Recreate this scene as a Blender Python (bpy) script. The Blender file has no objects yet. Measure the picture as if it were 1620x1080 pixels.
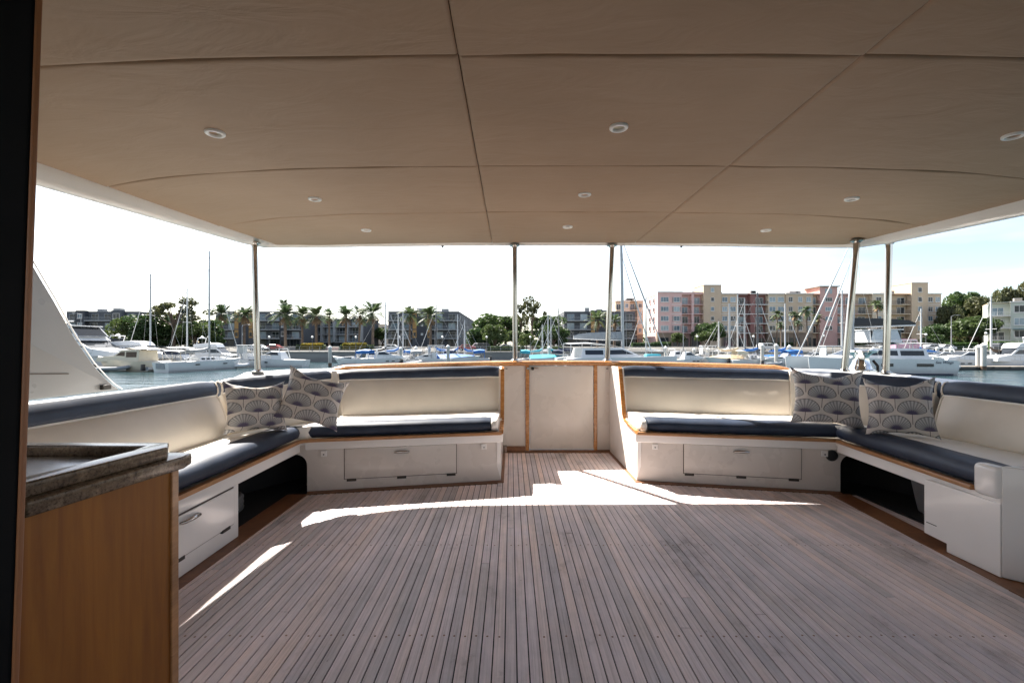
import bpy, bmesh, math, random
from math import sin, cos, pi, radians, sqrt, atan2, hypot
from mathutils import Vector, Matrix, noise
random.seed(7)
S = bpy.context.scene
COL = S.collection

# ------------------------------------------------------------------ camera
EYE = 1.1                      # eye height above the teak deck (z = 0)
F, CX, CY = 720.0, 808.0, 545.0   # focal length and vanishing point in photo pixels (1620 x 1080)
cd = bpy.data.cameras.new('camera')
cam = bpy.data.objects.new('camera', cd); COL.objects.link(cam)
cd.sensor_width = 36.0; cd.lens = 36.0 * F / 1620.0
cd.shift_x = (810 - CX) / 1620.0; cd.shift_y = (CY - 540) / 1620.0
cd.clip_start = 0.02; cd.clip_end = 20000
cam.location = (0, 0, EYE); cam.rotation_euler = (radians(90), 0, 0)
S.camera = cam

# ------------------------------------------------------------------ sky, sun, exposure
SUN_DIR = Vector((-0.55, 0.735, 1.0)).normalized()      # towards the sun
sun_el = math.asin(SUN_DIR.z); sun_az = atan2(SUN_DIR.x, SUN_DIR.y)
W = bpy.data.worlds.new('World'); S.world = W; W.use_nodes = True
wt = W.node_tree; wn = wt.nodes; wn.clear()
sky = wn.new('ShaderNodeTexSky'); sky.sky_type = 'NISHITA'; sky.sun_disc = False
sky.sun_elevation = sun_el; sky.sun_rotation = sun_az
sky.air_density = 1.0; sky.dust_density = 1.2; sky.ozone_density = 1.0
bg = wn.new('ShaderNodeBackground'); bg.inputs[1].default_value = 0.055
wo = wn.new('ShaderNodeOutputWorld')
# thin high cloud: whitens the sky in soft streaks all the way round
tc = wn.new('ShaderNodeTexCoord'); mp = wn.new('ShaderNodeMapping'); mp.inputs['Scale'].default_value = (1.2, 1.2, 4.5)
nz = wn.new('ShaderNodeTexNoise'); nz.inputs['Scale'].default_value = 1.6; nz.inputs['Detail'].default_value = 6; nz.inputs['Distortion'].default_value = .4
cr = wn.new('ShaderNodeValToRGB'); cr.color_ramp.elements[0].position = .36; cr.color_ramp.elements[1].position = .62
hs = wn.new('ShaderNodeHueSaturation'); hs.inputs['Saturation'].default_value = .25; hs.inputs['Value'].default_value = 1.15
mx = wn.new('ShaderNodeMixRGB')
wt.links.new(tc.outputs['Generated'], mp.inputs[0]); wt.links.new(mp.outputs[0], nz.inputs['Vector'])
wt.links.new(nz.outputs['Fac'], cr.inputs[0]); wt.links.new(cr.outputs[0], mx.inputs[0])
wt.links.new(sky.outputs[0], hs.inputs['Color']); wt.links.new(sky.outputs[0], mx.inputs[1]); wt.links.new(hs.outputs[0], mx.inputs[2])
wt.links.new(mx.outputs[0], bg.inputs[0]); wt.links.new(bg.outputs[0], wo.inputs[0])

sl = bpy.data.lights.new('sun', 'SUN'); sl.energy = 4.1; sl.angle = radians(0.55); sl.color = (1.0, .93, .835)
so = bpy.data.objects.new('sun', sl); COL.objects.link(so)
so.rotation_euler = SUN_DIR.to_track_quat('Z', 'Y').to_euler(); so.location = (-20, 30, 40)

S.view_settings.view_transform = 'Standard'; S.view_settings.look = 'None'
S.view_settings.exposure = 2.25; S.view_settings.gamma = 1.0; S.view_settings.use_curve_mapping = False
S.render.engine = 'CYCLES'
S.cycles.use_denoising = True
S.cycles.max_bounces = 9; S.cycles.diffuse_bounces = 7; S.cycles.glossy_bounces = 4
S.cycles.transmission_bounces = 6; S.cycles.transparent_max_bounces = 9; S.cycles.volume_bounces = 0
S.cycles.caustics_reflective = False; S.cycles.caustics_refractive = False
S.cycles.sample_clamp_indirect = 8.0

# ------------------------------------------------------------------ pixel helpers
def gp(px, py, z):             # photo pixel -> point on the horizontal plane z
    Y = F * (EYE - z) / (py - CY)
    return Vector(((px - CX) / F * Y, Y, z))
def dp(px, py, Y):             # photo pixel at a known distance
    return Vector(((px - CX) / F * Y, Y, EYE - (py - CY) / F * Y))
def xa(px, Y): return (px - CX) / F * Y
def za(py, Y): return EYE - (py - CY) / F * Y

# ------------------------------------------------------------------ materials
def lin(r, g, b):
    f = lambda c: (c / 255 / 12.92) if c / 255 <= .04045 else ((c / 255 + .055) / 1.055) ** 2.4
    return (f(r), f(g), f(b))
class E:                        # small expression helper over shader math nodes
    def __init__(s, nt, sock): s.nt, s.s = nt, sock
    def _op(s, op, o=None, rev=False, c=None):
        n = s.nt.nodes.new('ShaderNodeMath'); n.operation = op
        a, b = (s, o) if not rev else (o, s)
        for i, v in enumerate((a, b, c)):
            if v is None: continue
            if isinstance(v, E): s.nt.links.new(v.s, n.inputs[i])
            else: n.inputs[i].default_value = v
        return E(s.nt, n.outputs[0])
    def __add__(s, o): return s._op('ADD', o)
    __radd__ = __add__
    def __sub__(s, o): return s._op('SUBTRACT', o)
    def __rsub__(s, o): return s._op('SUBTRACT', o, True)
    def __mul__(s, o): return s._op('MULTIPLY', o)
    __rmul__ = __mul__
    def __truediv__(s, o): return s._op('DIVIDE', o)
    def __lt__(s, o): return s._op('LESS_THAN', o)
    def __gt__(s, o): return s._op('GREATER_THAN', o)
    def frac(s): return s._op('FRACT')
    def floor(s): return s._op('FLOOR')
    def abs(s): return s._op('ABSOLUTE')
    def sin(s): return s._op('SINE')
    def sqrt(s): return s._op('SQRT')
    def mod(s, o): return s._op('FLOORED_MODULO', o)
    def max(s, o): return s._op('MAXIMUM', o)
    def min(s, o): return s._op('MINIMUM', o)
    def atan2(s, o): return s._op('ARCTAN2', o)
    def pow(s, o): return s._op('POWER', o)
    def ss(s, a, b):
        n = s.nt.nodes.new('ShaderNodeMapRange'); n.interpolation_type = 'SMOOTHSTEP'
        s.nt.links.new(s.s, n.inputs[0]); n.inputs[1].default_value = a; n.inputs[2].default_value = b
        return E(s.nt, n.outputs[0])
class Mat:
    def __init__(s, name, base=(.5, .5, .5), rough=.5, metal=0.0, coat=0.0, ior=1.5):
        s.m = bpy.data.materials.new(name); s.m.use_nodes = True
        s.nt = s.m.node_tree; s.b = s.nt.nodes['Principled BSDF']
        s.b.inputs['Base Color'].default_value = (*base, 1); s.b.inputs['Roughness'].default_value = rough
        s.b.inputs['Metallic'].default_value = metal; s.b.inputs['Coat Weight'].default_value = coat
        s.b.inputs['IOR'].default_value = ior
        s.base = base; s.m.diffuse_color = (*base, 1)
    def n(s, t): return s.nt.nodes.new(t)
    def l(s, a, b): s.nt.links.new(a.s if isinstance(a, E) else a, b); return s
    def coord(s, kind='Object', scale=(1, 1, 1), loc=(0, 0, 0)):
        t = s.n('ShaderNodeTexCoord'); m = s.n('ShaderNodeMapping')
        m.inputs['Scale'].default_value = scale; m.inputs['Location'].default_value = loc
        s.l(t.outputs[kind], m.inputs[0]); return m.outputs[0]
    def geo(s, scale=(1, 1, 1)):
        t = s.n('ShaderNodeNewGeometry'); m = s.n('ShaderNodeMapping'); m.inputs['Scale'].default_value = scale
        s.l(t.outputs['Position'], m.inputs[0]); return m.outputs[0]
    def noise(s, vec, scale, detail=4, rough=.55, dist=0):
        t = s.n('ShaderNodeTexNoise'); s.l(vec, t.inputs['Vector'])
        t.inputs['Scale'].default_value = scale; t.inputs['Detail'].default_value = detail
        t.inputs['Roughness'].default_value = rough; t.inputs['Distortion'].default_value = dist
        return E(s.nt, t.outputs['Fac'])
    def rnd(s): return E(s.nt, s.n('ShaderNodeObjectInfo').outputs['Random'])
    def mix(s, f, a, b, mode='MIX'):
        t = s.n('ShaderNodeMixRGB'); t.blend_type = mode
        if isinstance(f, E): s.l(f, t.inputs[0])
        else: t.inputs[0].default_value = f
        for i, v in ((1, a), (2, b)):
            if isinstance(v, tuple): t.inputs[i].default_value = (*v[:3], 1)
            else: s.l(v, t.inputs[i])
        return t.outputs[0]
    def ramp(s, f, stops):
        t = s.n('ShaderNodeValToRGB'); e = t.color_ramp.elements
        while len(e) < len(stops): e.new(.5)
        for q, (p, c) in zip(e, stops): q.position = p; q.color = (*c[:3], 1)
        s.l(f, t.inputs[0]); return t.outputs[0]
    def color(s, c): s.l(c, s.b.inputs['Base Color']); return s
    def rough(s, f, a, b):
        t = s.n('ShaderNodeMapRange'); s.l(f, t.inputs[0]); t.inputs[3].default_value = a; t.inputs[4].default_value = b
        s.l(t.outputs[0], s.b.inputs['Roughness']); return s
    def bump(s, h, strength=.3, dist=.01):
        t = s.n('ShaderNodeBump'); s.l(h, t.inputs['Height']); t.inputs['Strength'].default_value = strength
        t.inputs['Distance'].default_value = dist; s.l(t.outputs[0], s.b.inputs['Normal']); return s
M = {}
def simple(name, base, rough=.5, metal=0, coat=0, var=.12, vs=3.0, bump=0, bs=60, vscale=(1, 1, 1)):
    """one colour with soft mottling and fine relief"""
    m = Mat(name, base, rough, metal, coat); M[name] = m.m
    v = m.geo(vscale); f = m.noise(v, vs, 5)
    d = tuple(max(0, c * (1 - var)) for c in base); h = tuple(min(1, c * (1 + var)) for c in base)
    m.color(m.ramp(f, [(.3, d), (.7, h)]))
    m.rough(m.noise(v, vs * 2.3, 3), max(.02, rough - .08), min(1, rough + .08))
    if bump: m.bump(m.noise(v, bs, 3), bump, .004)
    return m

# ------------------------------------------------------------------ mesh builder
class MB:
    def __init__(s): s.v = []; s.f = []; s.uv = None
    def add(s, vs, fs):
        o = len(s.v); s.v += [tuple(p) for p in vs]; s.f += [tuple(i + o for i in f) for f in fs]; return s
    def box(s, x0, x1, y0, y1, z0, z1):
        return s.add([(x, y, z) for z in (z0, z1) for y in (y0, y1) for x in (x0, x1)],
                     [(0, 2, 3, 1), (4, 5, 7, 6), (0, 1, 5, 4), (2, 6, 7, 3), (0, 4, 6, 2), (1, 3, 7, 5)])
    def extr(s, poly, vec):
        n = len(poly); vec = Vector(vec); P = [Vector(p) for p in poly]
        return s.add(P + [p + vec for p in P], [tuple(range(n))[::-1], tuple(range(n, 2 * n))] +
                     [(i, (i + 1) % n, n + (i + 1) % n, n + i) for i in range(n)])
    def prism(s, poly, z0, z1): return s.extr([(x, y, z0) for x, y in poly], (0, 0, z1 - z0))
    def loft(s, rings, closed=True, caps=True):
        n = len(rings[0]); o = len(s.v)
        for r in rings: s.v += [tuple(p) for p in r]
        for k in range(len(rings) - 1):
            for i in range(n if closed else n - 1):
                j = (i + 1) % n
                s.f.append((o + k * n + i, o + k * n + j, o + (k + 1) * n + j, o + (k + 1) * n + i))
        if caps:
            s.f.append(tuple(o + i for i in range(n))[::-1]); s.f.append(tuple(o + (len(rings) - 1) * n + i for i in range(n)))
        return s
    def tube(s, pts, r, n=8, caps=True):
        P = [Vector(p) for p in pts]; R = r if isinstance(r, (list, tuple)) else [r] * len(P); rings = []
        up = None
        for i, p in enumerate(P):
            t = (P[min(i + 1, len(P) - 1)] - P[max(i - 1, 0)]).normalized()
            if up is None: up = Vector((0, 0, 1)) if abs(t.z) < .9 else Vector((0, 1, 0))
            a = t.cross(up).normalized(); b = a.cross(t).normalized(); up = b
            rings.append([p + (a * cos(2 * pi * k / n) + b * sin(2 * pi * k / n)) * R[i] for k in range(n)])
        return s.loft(rings, True, caps)
    def bar(s, p, q, w, h, up=(0, 0, 1)):
        p, q = Vector(p), Vector(q); t = (q - p).normalized(); a = t.cross(Vector(up)).normalized() * w / 2; b = a.cross(t).normalized() * h / 2
        return s.loft([[c + a + b, c + a - b, c - a - b, c - a + b] for c in (p, q)])
    def lathe(s, prof, n=20, c=(0, 0, 0)):
        return s.loft([[(c[0] + r * cos(2 * pi * k / n), c[1] + r * sin(2 * pi * k / n), c[2] + z) for k in range(n)] for r, z in prof])
    def sweep(s, path, prof, caps=True, closed=False):
        """path: list of 3-D points; prof: (offset to the right of travel, up) pairs"""
        P = [Vector(p) for p in path]; rings = []
        for i, p in enumerate(P):
            d0 = (P[i] - P[i - 1]) if i else (P[1] - P[0]); d1 = (P[i + 1] - P[i]) if i < len(P) - 1 else d0
            d0 = Vector((d0.x, d0.y, 0)).normalized(); d1 = Vector((d1.x, d1.y, 0)).normalized()
            t = (d0 + d1).normalized(); r = Vector((t.y, -t.x, 0)); k = 1 / max(.4, t.dot(d0))
            rings.append([p + r * (a * k) + Vector((0, 0, b)) for a, b in prof])
        return s.loft(rings, True, caps)
    def xf(s, mat): s.v = [tuple(mat @ Vector(p)) for p in s.v]; return s
    def mesh(s, name, smooth=None):
        me = bpy.data.meshes.new(name); me.from_pydata(s.v, [], s.f)
        bm = bmesh.new(); bm.from_mesh(me); bmesh.ops.recalc_face_normals(bm, faces=bm.faces); bm.to_mesh(me); bm.free()
        if smooth is not None:
            me.polygons.foreach_set('use_smooth', [True] * len(me.polygons)); me.set_sharp_from_angle(angle=radians(smooth))
        return me
    def build(s, name, mat, parent=None, local=False, smooth=None, bevel=0, seg=2):
        if parent is not None and not local:
            o = Vector((0, 0, 0)); q = parent
            while q is not None: o += q.location; q = q.parent
            s.v = [(x - o.x, y - o.y, z - o.z) for x, y, z in s.v]
        return link(name, s.mesh(name, smooth), mat, parent, bevel, seg)
def link(name, me, mat, parent=None, bevel=0, seg=2):
    if mat is not None and not me.materials: me.materials.append(M[mat] if isinstance(mat, str) else mat)
    ob = bpy.data.objects.new(name, me); COL.objects.link(ob); ob.parent = parent
    if bevel:
        md = ob.modifiers.new('bevel', 'BEVEL'); md.width = bevel; md.segments = seg; md.limit_method = 'ANGLE'; md.angle_limit = radians(40)
        if seg > 2:
            me.polygons.foreach_set('use_smooth', [True] * len(me.polygons))
    return ob
def tag(o, label, cat, group=None):
    o['label'] = label; o['category'] = cat
    if group: o['group'] = group
    return o
def thing(name, label, cat, loc=(0, 0, 0), rz=0, group=None):
    o = bpy.data.objects.new(name, None); COL.objects.link(o); o.empty_display_size = .1
    o.location = loc; o.rotation_euler = (0, 0, rz); return tag(o, label, cat, group)
def solo(mb, name, mat, label, cat, loc, group=None, **k):     # a thing that is one mesh, origin at its base
    mb.v = [(x - loc[0], y - loc[1], z - loc[2]) for x, y, z in mb.v]
    o = mb.build(name, mat, **k); o.location = loc; return tag(o, label, cat, group)
def struct(mb, name, mat, parent=None, **k):
    o = mb.build(name, mat, parent, **k)
    if parent is None: o['kind'] = 'structure'
    return o
def copy_tree(o, parent=None):
    c = o.copy(); COL.objects.link(c); c.parent = parent
    for ch in list(o.children): copy_tree(ch, c)
    return c
# ------------------------------------------------------------------ material library
def noise4(m, vec, scale, w, detail=4, rough=.6):
    t = m.n('ShaderNodeTexNoise'); t.noise_dimensions = '4D'; m.l(vec, t.inputs['Vector']); m.l(w, t.inputs['W'])
    t.inputs['Scale'].default_value = scale; t.inputs['Detail'].default_value = detail; t.inputs['Roughness'].default_value = rough
    return E(m.nt, t.outputs['Fac'])
def make_mats():
    # weathered teak planks
    m = Mat('teak_deck', (.3, .26, .24), .62); M['teak_deck'] = m.m
    r = m.rnd() * 60.0
    grain = noise4(m, m.geo((140, 2.2, 1)), 1.0, r, 5, .7)
    patch = noise4(m, m.geo((.55, .8, 1)), 1.6, r * .004, 4)
    patch2 = noise4(m, m.geo((9, 1.2, 1)), 1.0, r, 3)
    c0 = m.ramp(patch, [(.36, (.50, .46, .45)), (.5, (.60, .535, .52)), (.6, (.63, .53, .47)), (.7, (.55, .515, .50))])
    c1 = m.ramp(patch2, [(.3, (.49, .465, .46)), (.5, (.60, .55, .53)), (.68, (.65, .55, .475))])
    c = m.mix(.5, c0, c1)
    g = m.ramp(grain, [(.28, (.66, .64, .62)), (.5, (.96, .96, .96)), (.72, (1.12, 1.11, 1.10))])
    c = m.mix(1.0, c, g, 'MULTIPLY')
    tint = m.ramp(m.rnd(), [(0, (.84, .86, .88)), (.35, (1.02, 1.0, 1.02)), (.7, (1.08, 1.06, 1.08)), (1, (1.16, 1.08, 1.02))])
    c = m.mix(1.0, c, tint, 'MULTIPLY')
    stain = m.noise(m.geo((1.6, .9, 1)), 1.6, 7, .75)
    c = m.mix(1.0, c, m.ramp(stain, [(.3, (.62, .61, .62)), (.42, (1.12, 1.13, 1.18)), (.6, (1.36, 1.36, 1.42))]), 'MULTIPLY')
    spots = m.noise(m.geo((1, .6, 1)), 34, 2)
    c = m.mix(1.0, c, m.ramp(spots, [(.2, (.35, .3, .28)), (.27, (1, 1, 1))]), 'MULTIPLY')
    m.color(c); m.rough(grain, .5, .75); m.bump(grain, .35, .002)
    # varnished teak / cabinet wood
    def wood(name, a, b, rough, sc, coat=0.0):
        m = Mat(name, a, rough, 0, coat); M[name] = m.m
        g = m.noise(m.geo(sc), 1.0, 6, .65, .6); w = m.noise(m.geo(tuple(q * .12 for q in sc)), 1.0, 3)
        c = m.mix(1.0, m.ramp(g, [(.3, a), (.7, b)]), m.ramp(w, [(.3, (.72, .7, .68)), (.65, (1.1, 1.08, 1.05))]), 'MULTIPLY')
        m.color(c); m.rough(g, rough - .06, rough + .1); m.bump(g, .08, .002)
    wood('varnished_teak', (.36, .15, .04), (.55, .26, .085), .25, (25, 25, 60), .3)
    wood('bench_teak', (.32, .15, .055), (.5, .26, .11), .35, (14, 14, 70), .15)
    wood('margin_teak', (.17, .075, .035), (.28, .13, .06), .5, (40, 40, 40))
    wood('cabinet_wood', (.235, .075, .005), (.36, .135, .013), .5, (34, 34, 2.0), .0)
    wood('jamb_wood', (.25, .10, .04), (.36, .15, .06), .4, (30, 30, 2))
    wood('saloon_wood', (.40, .33, .26), (.5, .42, .34), .4, (20, 20, 2))
    simple('caulk', (.012, .012, .013), .7, var=.2)
    simple('gelcoat', (0.840, 0.820, 0.790), .22, coat=.2, var=.05, vs=1.7, bump=.01, bs=9)
    simple('gelcoat_panel', (0.660, 0.610, 0.560), .28, coat=.1, var=.05, vs=2.2, bump=.015, bs=6)
    simple('cream_vinyl', (0.720, 0.655, 0.565), .45, var=.05, vs=5, bump=.12, bs=260)
    simple('white_vinyl', (.85, .82, .76), .45, var=.05, vs=6, bump=.12, bs=260)
    m = simple('navy_vinyl', (.028, .040, .068), .46, var=.18, vs=7, bump=.1, bs=240); m.b.inputs['Specular IOR Level'].default_value = .3
    m = Mat('ceiling_vinyl', (.52, .42, .33), .62); M['ceiling_vinyl'] = m.m
    v = m.geo(); f = m.noise(v, 1.3, 5); m.color(m.ramp(f, [(.3, (.335, .228, .146)), (.7, (.39, .272, .18))]))
    b = m.noise(m.geo((1, 2.2, 1)), 3.0, 4, .55, .9) * .9 + m.noise(v, 300, 2) * .02
    m.bump(b, .36, .026)
    simple('steel', (0.500, 0.480, 0.450), .13, metal=1, var=.05, vs=9)
    simple('chrome', (.75, .75, .74), .07, metal=1, var=.03)
    simple('dark_metal', (.05, .045, .04), .4, metal=.7, var=.2)
    simple('black_frame', (.006, .006, .007), .8, var=.3).b.inputs['Specular IOR Level'].default_value = .1
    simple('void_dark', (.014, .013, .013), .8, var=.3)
    simple('bin_grey', (.16, .16, .16), .5)
    simple('speaker_black', (.012, .012, .013), .6, bump=.6, bs=400)
    simple('gap_shadow', (.10, .08, .07), .8)
    simple('light_lens', (.42, .40, .30), .3)
    simple('light_ring', (.92, .92, .90), .3)
    simple('gelcoat_shaded', (.27, .265, .26), .3, coat=.1, var=.06, vs=1.5)  # white wing fibreglass, with the shade on its inboard face put into the colour
    # granite
    m = Mat('granite', (.3, .25, .2), .18); M['granite'] = m.m
    v = m.geo(); n1 = m.noise(v, 55, 6, .75); n2 = m.noise(v, 150, 3, .6); n3 = m.noise(v, 14, 3)
    c = m.ramp(n1, [(.30, (.06, .04, .028)), (.44, (.15, .105, .07)), (.58, (.22, .16, .11)), (.74, (.30, .23, .17))])
    c = m.mix(1.0, c, m.ramp(n2, [(.33, (.45, .4, .38)), (.48, (1, 1, 1)), (.7, (1.2, 1.17, 1.1))]), 'MULTIPLY')
    c = m.mix(1.0, c, m.ramp(n3, [(.35, (.75, .72, .7)), (.65, (1.1, 1.08, 1.02))]), 'MULTIPLY')
    m.color(c); m.rough(n2, .12, .3)
    simple('sink_steel', (.34, .35, .37), .22, metal=.9, var=.08)
    # printed cushion fabric: fan-shaped seed heads on stems
    m = Mat('pillow_fabric', (.6, .55, .5), .85); M['pillow_fabric'] = m.m
    t = m.n('ShaderNodeUVMap'); sp = m.n('ShaderNodeSeparateXYZ'); m.l(t.outputs[0], sp.inputs[0])
    u, v = E(m.nt, sp.outputs[0]), E(m.nt, sp.outputs[1])
    vv = v * 4.1 + .30; row = vv.floor(); y = vv.frac() - .5
    x = (u * 2.35 + row.mod(2.0) * .5 + .12).frac() - .5
    xs = x / .45
    rt = (xs * xs + ((y + .2) / .66) * ((y + .2) / .66)); rb = (xs * xs + ((y + .2) / .27) * ((y + .2) / .27))
    up = y > -.2
    rr = up * rt + (1.0 - up) * rb
    fan = rr < 1.0
    rim = fan * (rr > .88)
    ang = x.atan2(y + .52); dist = (x * x + (y + .42) * (y + .42) * .6).sqrt()
    ray = (ang * 46.0).sin() * .5 + .5
    base = fan * (1.0 - (dist + (ang * 30.0).sin() * .02).ss(.12, .24))
    stem = ((x.abs() < .010) * (y < -.44)).max((x.abs() > .489) * (y > -.1))
    weave = m.noise(m.coord('UV'), 160, 2)
    cloth = m.ramp(weave, [(.3, (.54, .50, .465)), (.7, (.64, .60, .56))])
    grey = m.mix(ray * dist.ss(.1, .5), (.24, .24, .25), (.52, .52, .52))
    c = m.mix(fan, cloth, grey); c = m.mix(rim * .75, c, (.05, .045, .05)); c = m.mix(base * .85, c, (.060, .045, .11)); c = m.mix(stem * .85, c, (.06, .055, .065))
    m.color(c); m.bump(weave, .25, .002)
    # setting
    m = Mat('water', (.016, .040, .047), .07, ior=1.33); M['water'] = m.m
    w1 = m.noise(m.geo((.55, .9, 1)), 1.2, 5, .6, .3); w2 = m.noise(m.geo((.16, .30, 1)), 1.0, 3)
    m.bump(w1 * .45 + w2 * .8, .6, .5)
    m.color(m.ramp(w2, [(.35, (.016, .042, .052)), (.65, (.026, .060, .068))]))
    simple('ground', (0.104, 0.101, 0.092), .9, var=.2, vs=.3, bump=.3, bs=3)
    simple('asphalt', (.055, .056, .06), .85, var=.2, vs=.5)
    simple('concrete', (0.239, 0.231, 0.215), .85, var=.18, vs=.6, bump=.2, bs=4)
    simple('seawall', (0.159, 0.164, 0.164), .85, var=.25, vs=.35, bump=.3, bs=2, vscale=(.25, 1, 2.5))
    simple('dock_wood', (0.204, 0.178, 0.153), .8, var=.25, vs=1.2)
    simple('dock_dark', (.04, .04, .04), .7)
    m = simple('pile_concrete', (0.398, 0.390, 0.365), .75, var=.15, vs=1.6)
    simple('pile_cap', (0.637, 0.637, 0.621), .5, var=.06)
    simple('bark', (.12, .085, .06), .9, var=.3, vs=3, bump=.5, bs=12)
    simple('palm_bark', (.16, .115, .085), .9, var=.3, vs=2, bump=.6, bs=8)
    simple('dry_frond', (.26, .17, .09), .8, var=.25)
    def leaf(name, a, b, tr=.35):
        m = Mat(name, a, .55); M[name] = m.m
        f = m.noise(m.coord('Object'), .45, 3); r = m.rnd()
        c = m.ramp(f, [(.3, a), (.7, b)])
        c = m.mix(1.0, c, m.ramp(r, [(0, (.8, .85, .8)), (1, (1.15, 1.08, .9))]), 'MULTIPLY'); m.color(c)
        t = m.n('ShaderNodeBsdfTranslucent'); m.l(c, t.inputs[0]); x = m.n('ShaderNodeMixShader'); x.inputs[0].default_value = tr
        o = m.nt.nodes['Material Output']; m.l(m.b.outputs[0], x.inputs[1]); m.l(t.outputs[0], x.inputs[2]); m.l(x.outputs[0], o.inputs[0])
    leaf('leaf_dark', (.030, .062, .022), (.070, .115, .036)); leaf('leaf_mid', (.045, .078, .024), (.105, .14, .045))
    leaf('leaf_olive', (.055, .070, .030), (.12, .12, .055)); leaf('leaf_palm', (.045, .080, .038), (.10, .14, .065), .3)
    leaf('leaf_yellow', (.20, .17, .03), (.34, .27, .05)); leaf('leaf_hedge', (.036, .082, .018), (.08, .145, .035))
    # boats
    simple('boat_white', (0.589, 0.597, 0.605), .25, coat=.3, var=.04, vs=.6)
    simple('boat_cream', (0.556, 0.493, 0.382), .35, var=.06, vs=.8)
    simple('boat_deck', (0.525, 0.525, 0.510), .5, var=.06, vs=.8)
    simple('boat_glass', (0.013, 0.017, 0.022), .08, var=.2)
    simple('boat_blue', (0.013, 0.111, 0.357), .6, var=.15, vs=2); simple('boat_navy', (0.010, 0.019, 0.051), .5, var=.15)
    simple('boat_teal', (0.017, 0.255, 0.340), .6, var=.12, vs=2); simple('boat_black', (0.010, 0.011, 0.013), .5, var=.2)
    simple('boat_grey', (0.221, 0.238, 0.255), .6, var=.12, vs=2); simple('boat_brown', (0.076, 0.047, 0.030), .7, var=.2)
    simple('boat_tan', (0.468, 0.365, 0.238), .6, var=.1); simple('boat_teak', (0.306, 0.170, 0.076), .5, var=.2)
    simple('mast_white', (0.440, 0.447, 0.453), .35, var=.04); simple('mast_grey', (0.306, 0.323, 0.340), .35, metal=.5, var=.06)
    simple('mast_dark', (0.060, 0.064, 0.072), .4, var=.1); simple('rope', (.5, .49, .47), .7)
    simple('clear_vinyl', (.42, .45, .48), .15, var=.1)
    # buildings
    simple('facade_grey', (0.078, 0.086, 0.098), .85, var=.1, vs=.4); simple('facade_slate', (0.043, 0.049, 0.060), .8, var=.1, vs=.4)
    simple('facade_pale', (0.325, 0.345, 0.358), .8, var=.06, vs=.4); simple('panel_orange', (0.334, 0.199, 0.068), .7, var=.12)
    simple('facade_pink', (0.660, 0.437, 0.407), .85, var=.06, vs=.3); simple('facade_tan', (0.552, 0.430, 0.315), .85, var=.06, vs=.3)
    simple('facade_red', (0.260, 0.124, 0.111), .85, var=.08, vs=.3); simple('facade_rose', (0.583, 0.360, 0.322), .85, var=.08, vs=.3)
    simple('facade_beige', (0.598, 0.499, 0.384), .85, var=.06, vs=.3); simple('facade_stone', (0.239, 0.183, 0.139), .85, var=.12, vs=.5)
    simple('facade_mauve', (0.394, 0.310, 0.291), .85, var=.06, vs=.3); simple('facade_mint', (0.493, 0.525, 0.461), .8, var=.05, vs=.3)
    simple('trim_white', (0.693, 0.673, 0.646), .6, var=.04); simple('rail_metal', (.30, .31, .32), .5, var=.08); simple('rail_dark', (.06, .06, .065), .5)
    simple('glass_blue', (0.111, 0.166, 0.211), .08, var=.3, vs=.5); simple('glass_dark', (.018, .024, .03), .08, var=.3, vs=.5)
    simple('glass_pale', (0.289, 0.357, 0.391), .15, var=.2, vs=.5)
    simple('roof_tile', (0.257, 0.122, 0.061), .8, var=.15); simple('roof_grey', (.24, .25, .26), .8)
    simple('awning_teal', (.015, .13, .19), .7)
    # vehicles
    simple('car_white', (0.597, 0.597, 0.597), .25, coat=.5, var=.03); simple('car_red', (0.238, 0.025, 0.021), .25, coat=.5, var=.05)
    simple('car_dark', (0.017, 0.019, 0.022), .25, coat=.5); simple('car_silver', (0.464, 0.474, 0.498), .3, metal=.4); simple('car_blue', (0.051, 0.102, 0.212), .25, coat=.5)
    simple('van_pink', (0.621, 0.334, 0.446), .3, coat=.4, var=.08, vs=1.2); simple('tyre', (.015, .015, .015), .8); simple('hub', (.4, .4, .4), .35, metal=.6)
    simple('lamp_glass', (.85, .85, .82), .3); simple('lamp_post', (.10, .105, .11), .5)
make_mats()
# ================================================================== the yacht's aft deck
C = .47                                         # centreline of the yacht
def mir(p): return (2 * C - p[0],) + tuple(p[1:])
def side(p, s): return tuple(p) if s < 0 else mir(p)     # s = -1 the port-hand geometry as measured, +1 its mirror image

# ---- teak deck: one sheet of black caulk with single planks laid in it
deck = struct(MB().box(-2.25, 3.19, .9, 4.70, -.06, -.006), 'deck_floor', 'caulk')
PW = .0425
k = 0; shared = {}
x = C - .5 * PW
xs = []
while x > -1.62: x -= PW
x += PW
while x < 2.5: xs.append(x); x += PW
for x0 in xs:
    x1 = x0 + PW - .0050; xc = (x0 + x1) / 2
    if -.10 < xc < 1.04: ya = 4.63
    else:
        t = (abs(xc - C) - .55) / 1.42; ya = 3.66 - .28 * max(0, min(1.1, t)) - .05
    if abs(xc - C) > 1.93: ya = 3.33
    # a butt joint somewhere along a few planks
    cuts = [.93, ya]
    if random.random() < .10: cuts = [.93, random.uniform(1.6, ya - .5), ya]
    for a, b in zip(cuts, cuts[1:]):
        MB().box(x0, x1, a + (.002 if a != .93 else 0), b - .002, -.012, random.uniform(-.0006, .0006)).build('plank', 'teak_deck', deck)
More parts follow.
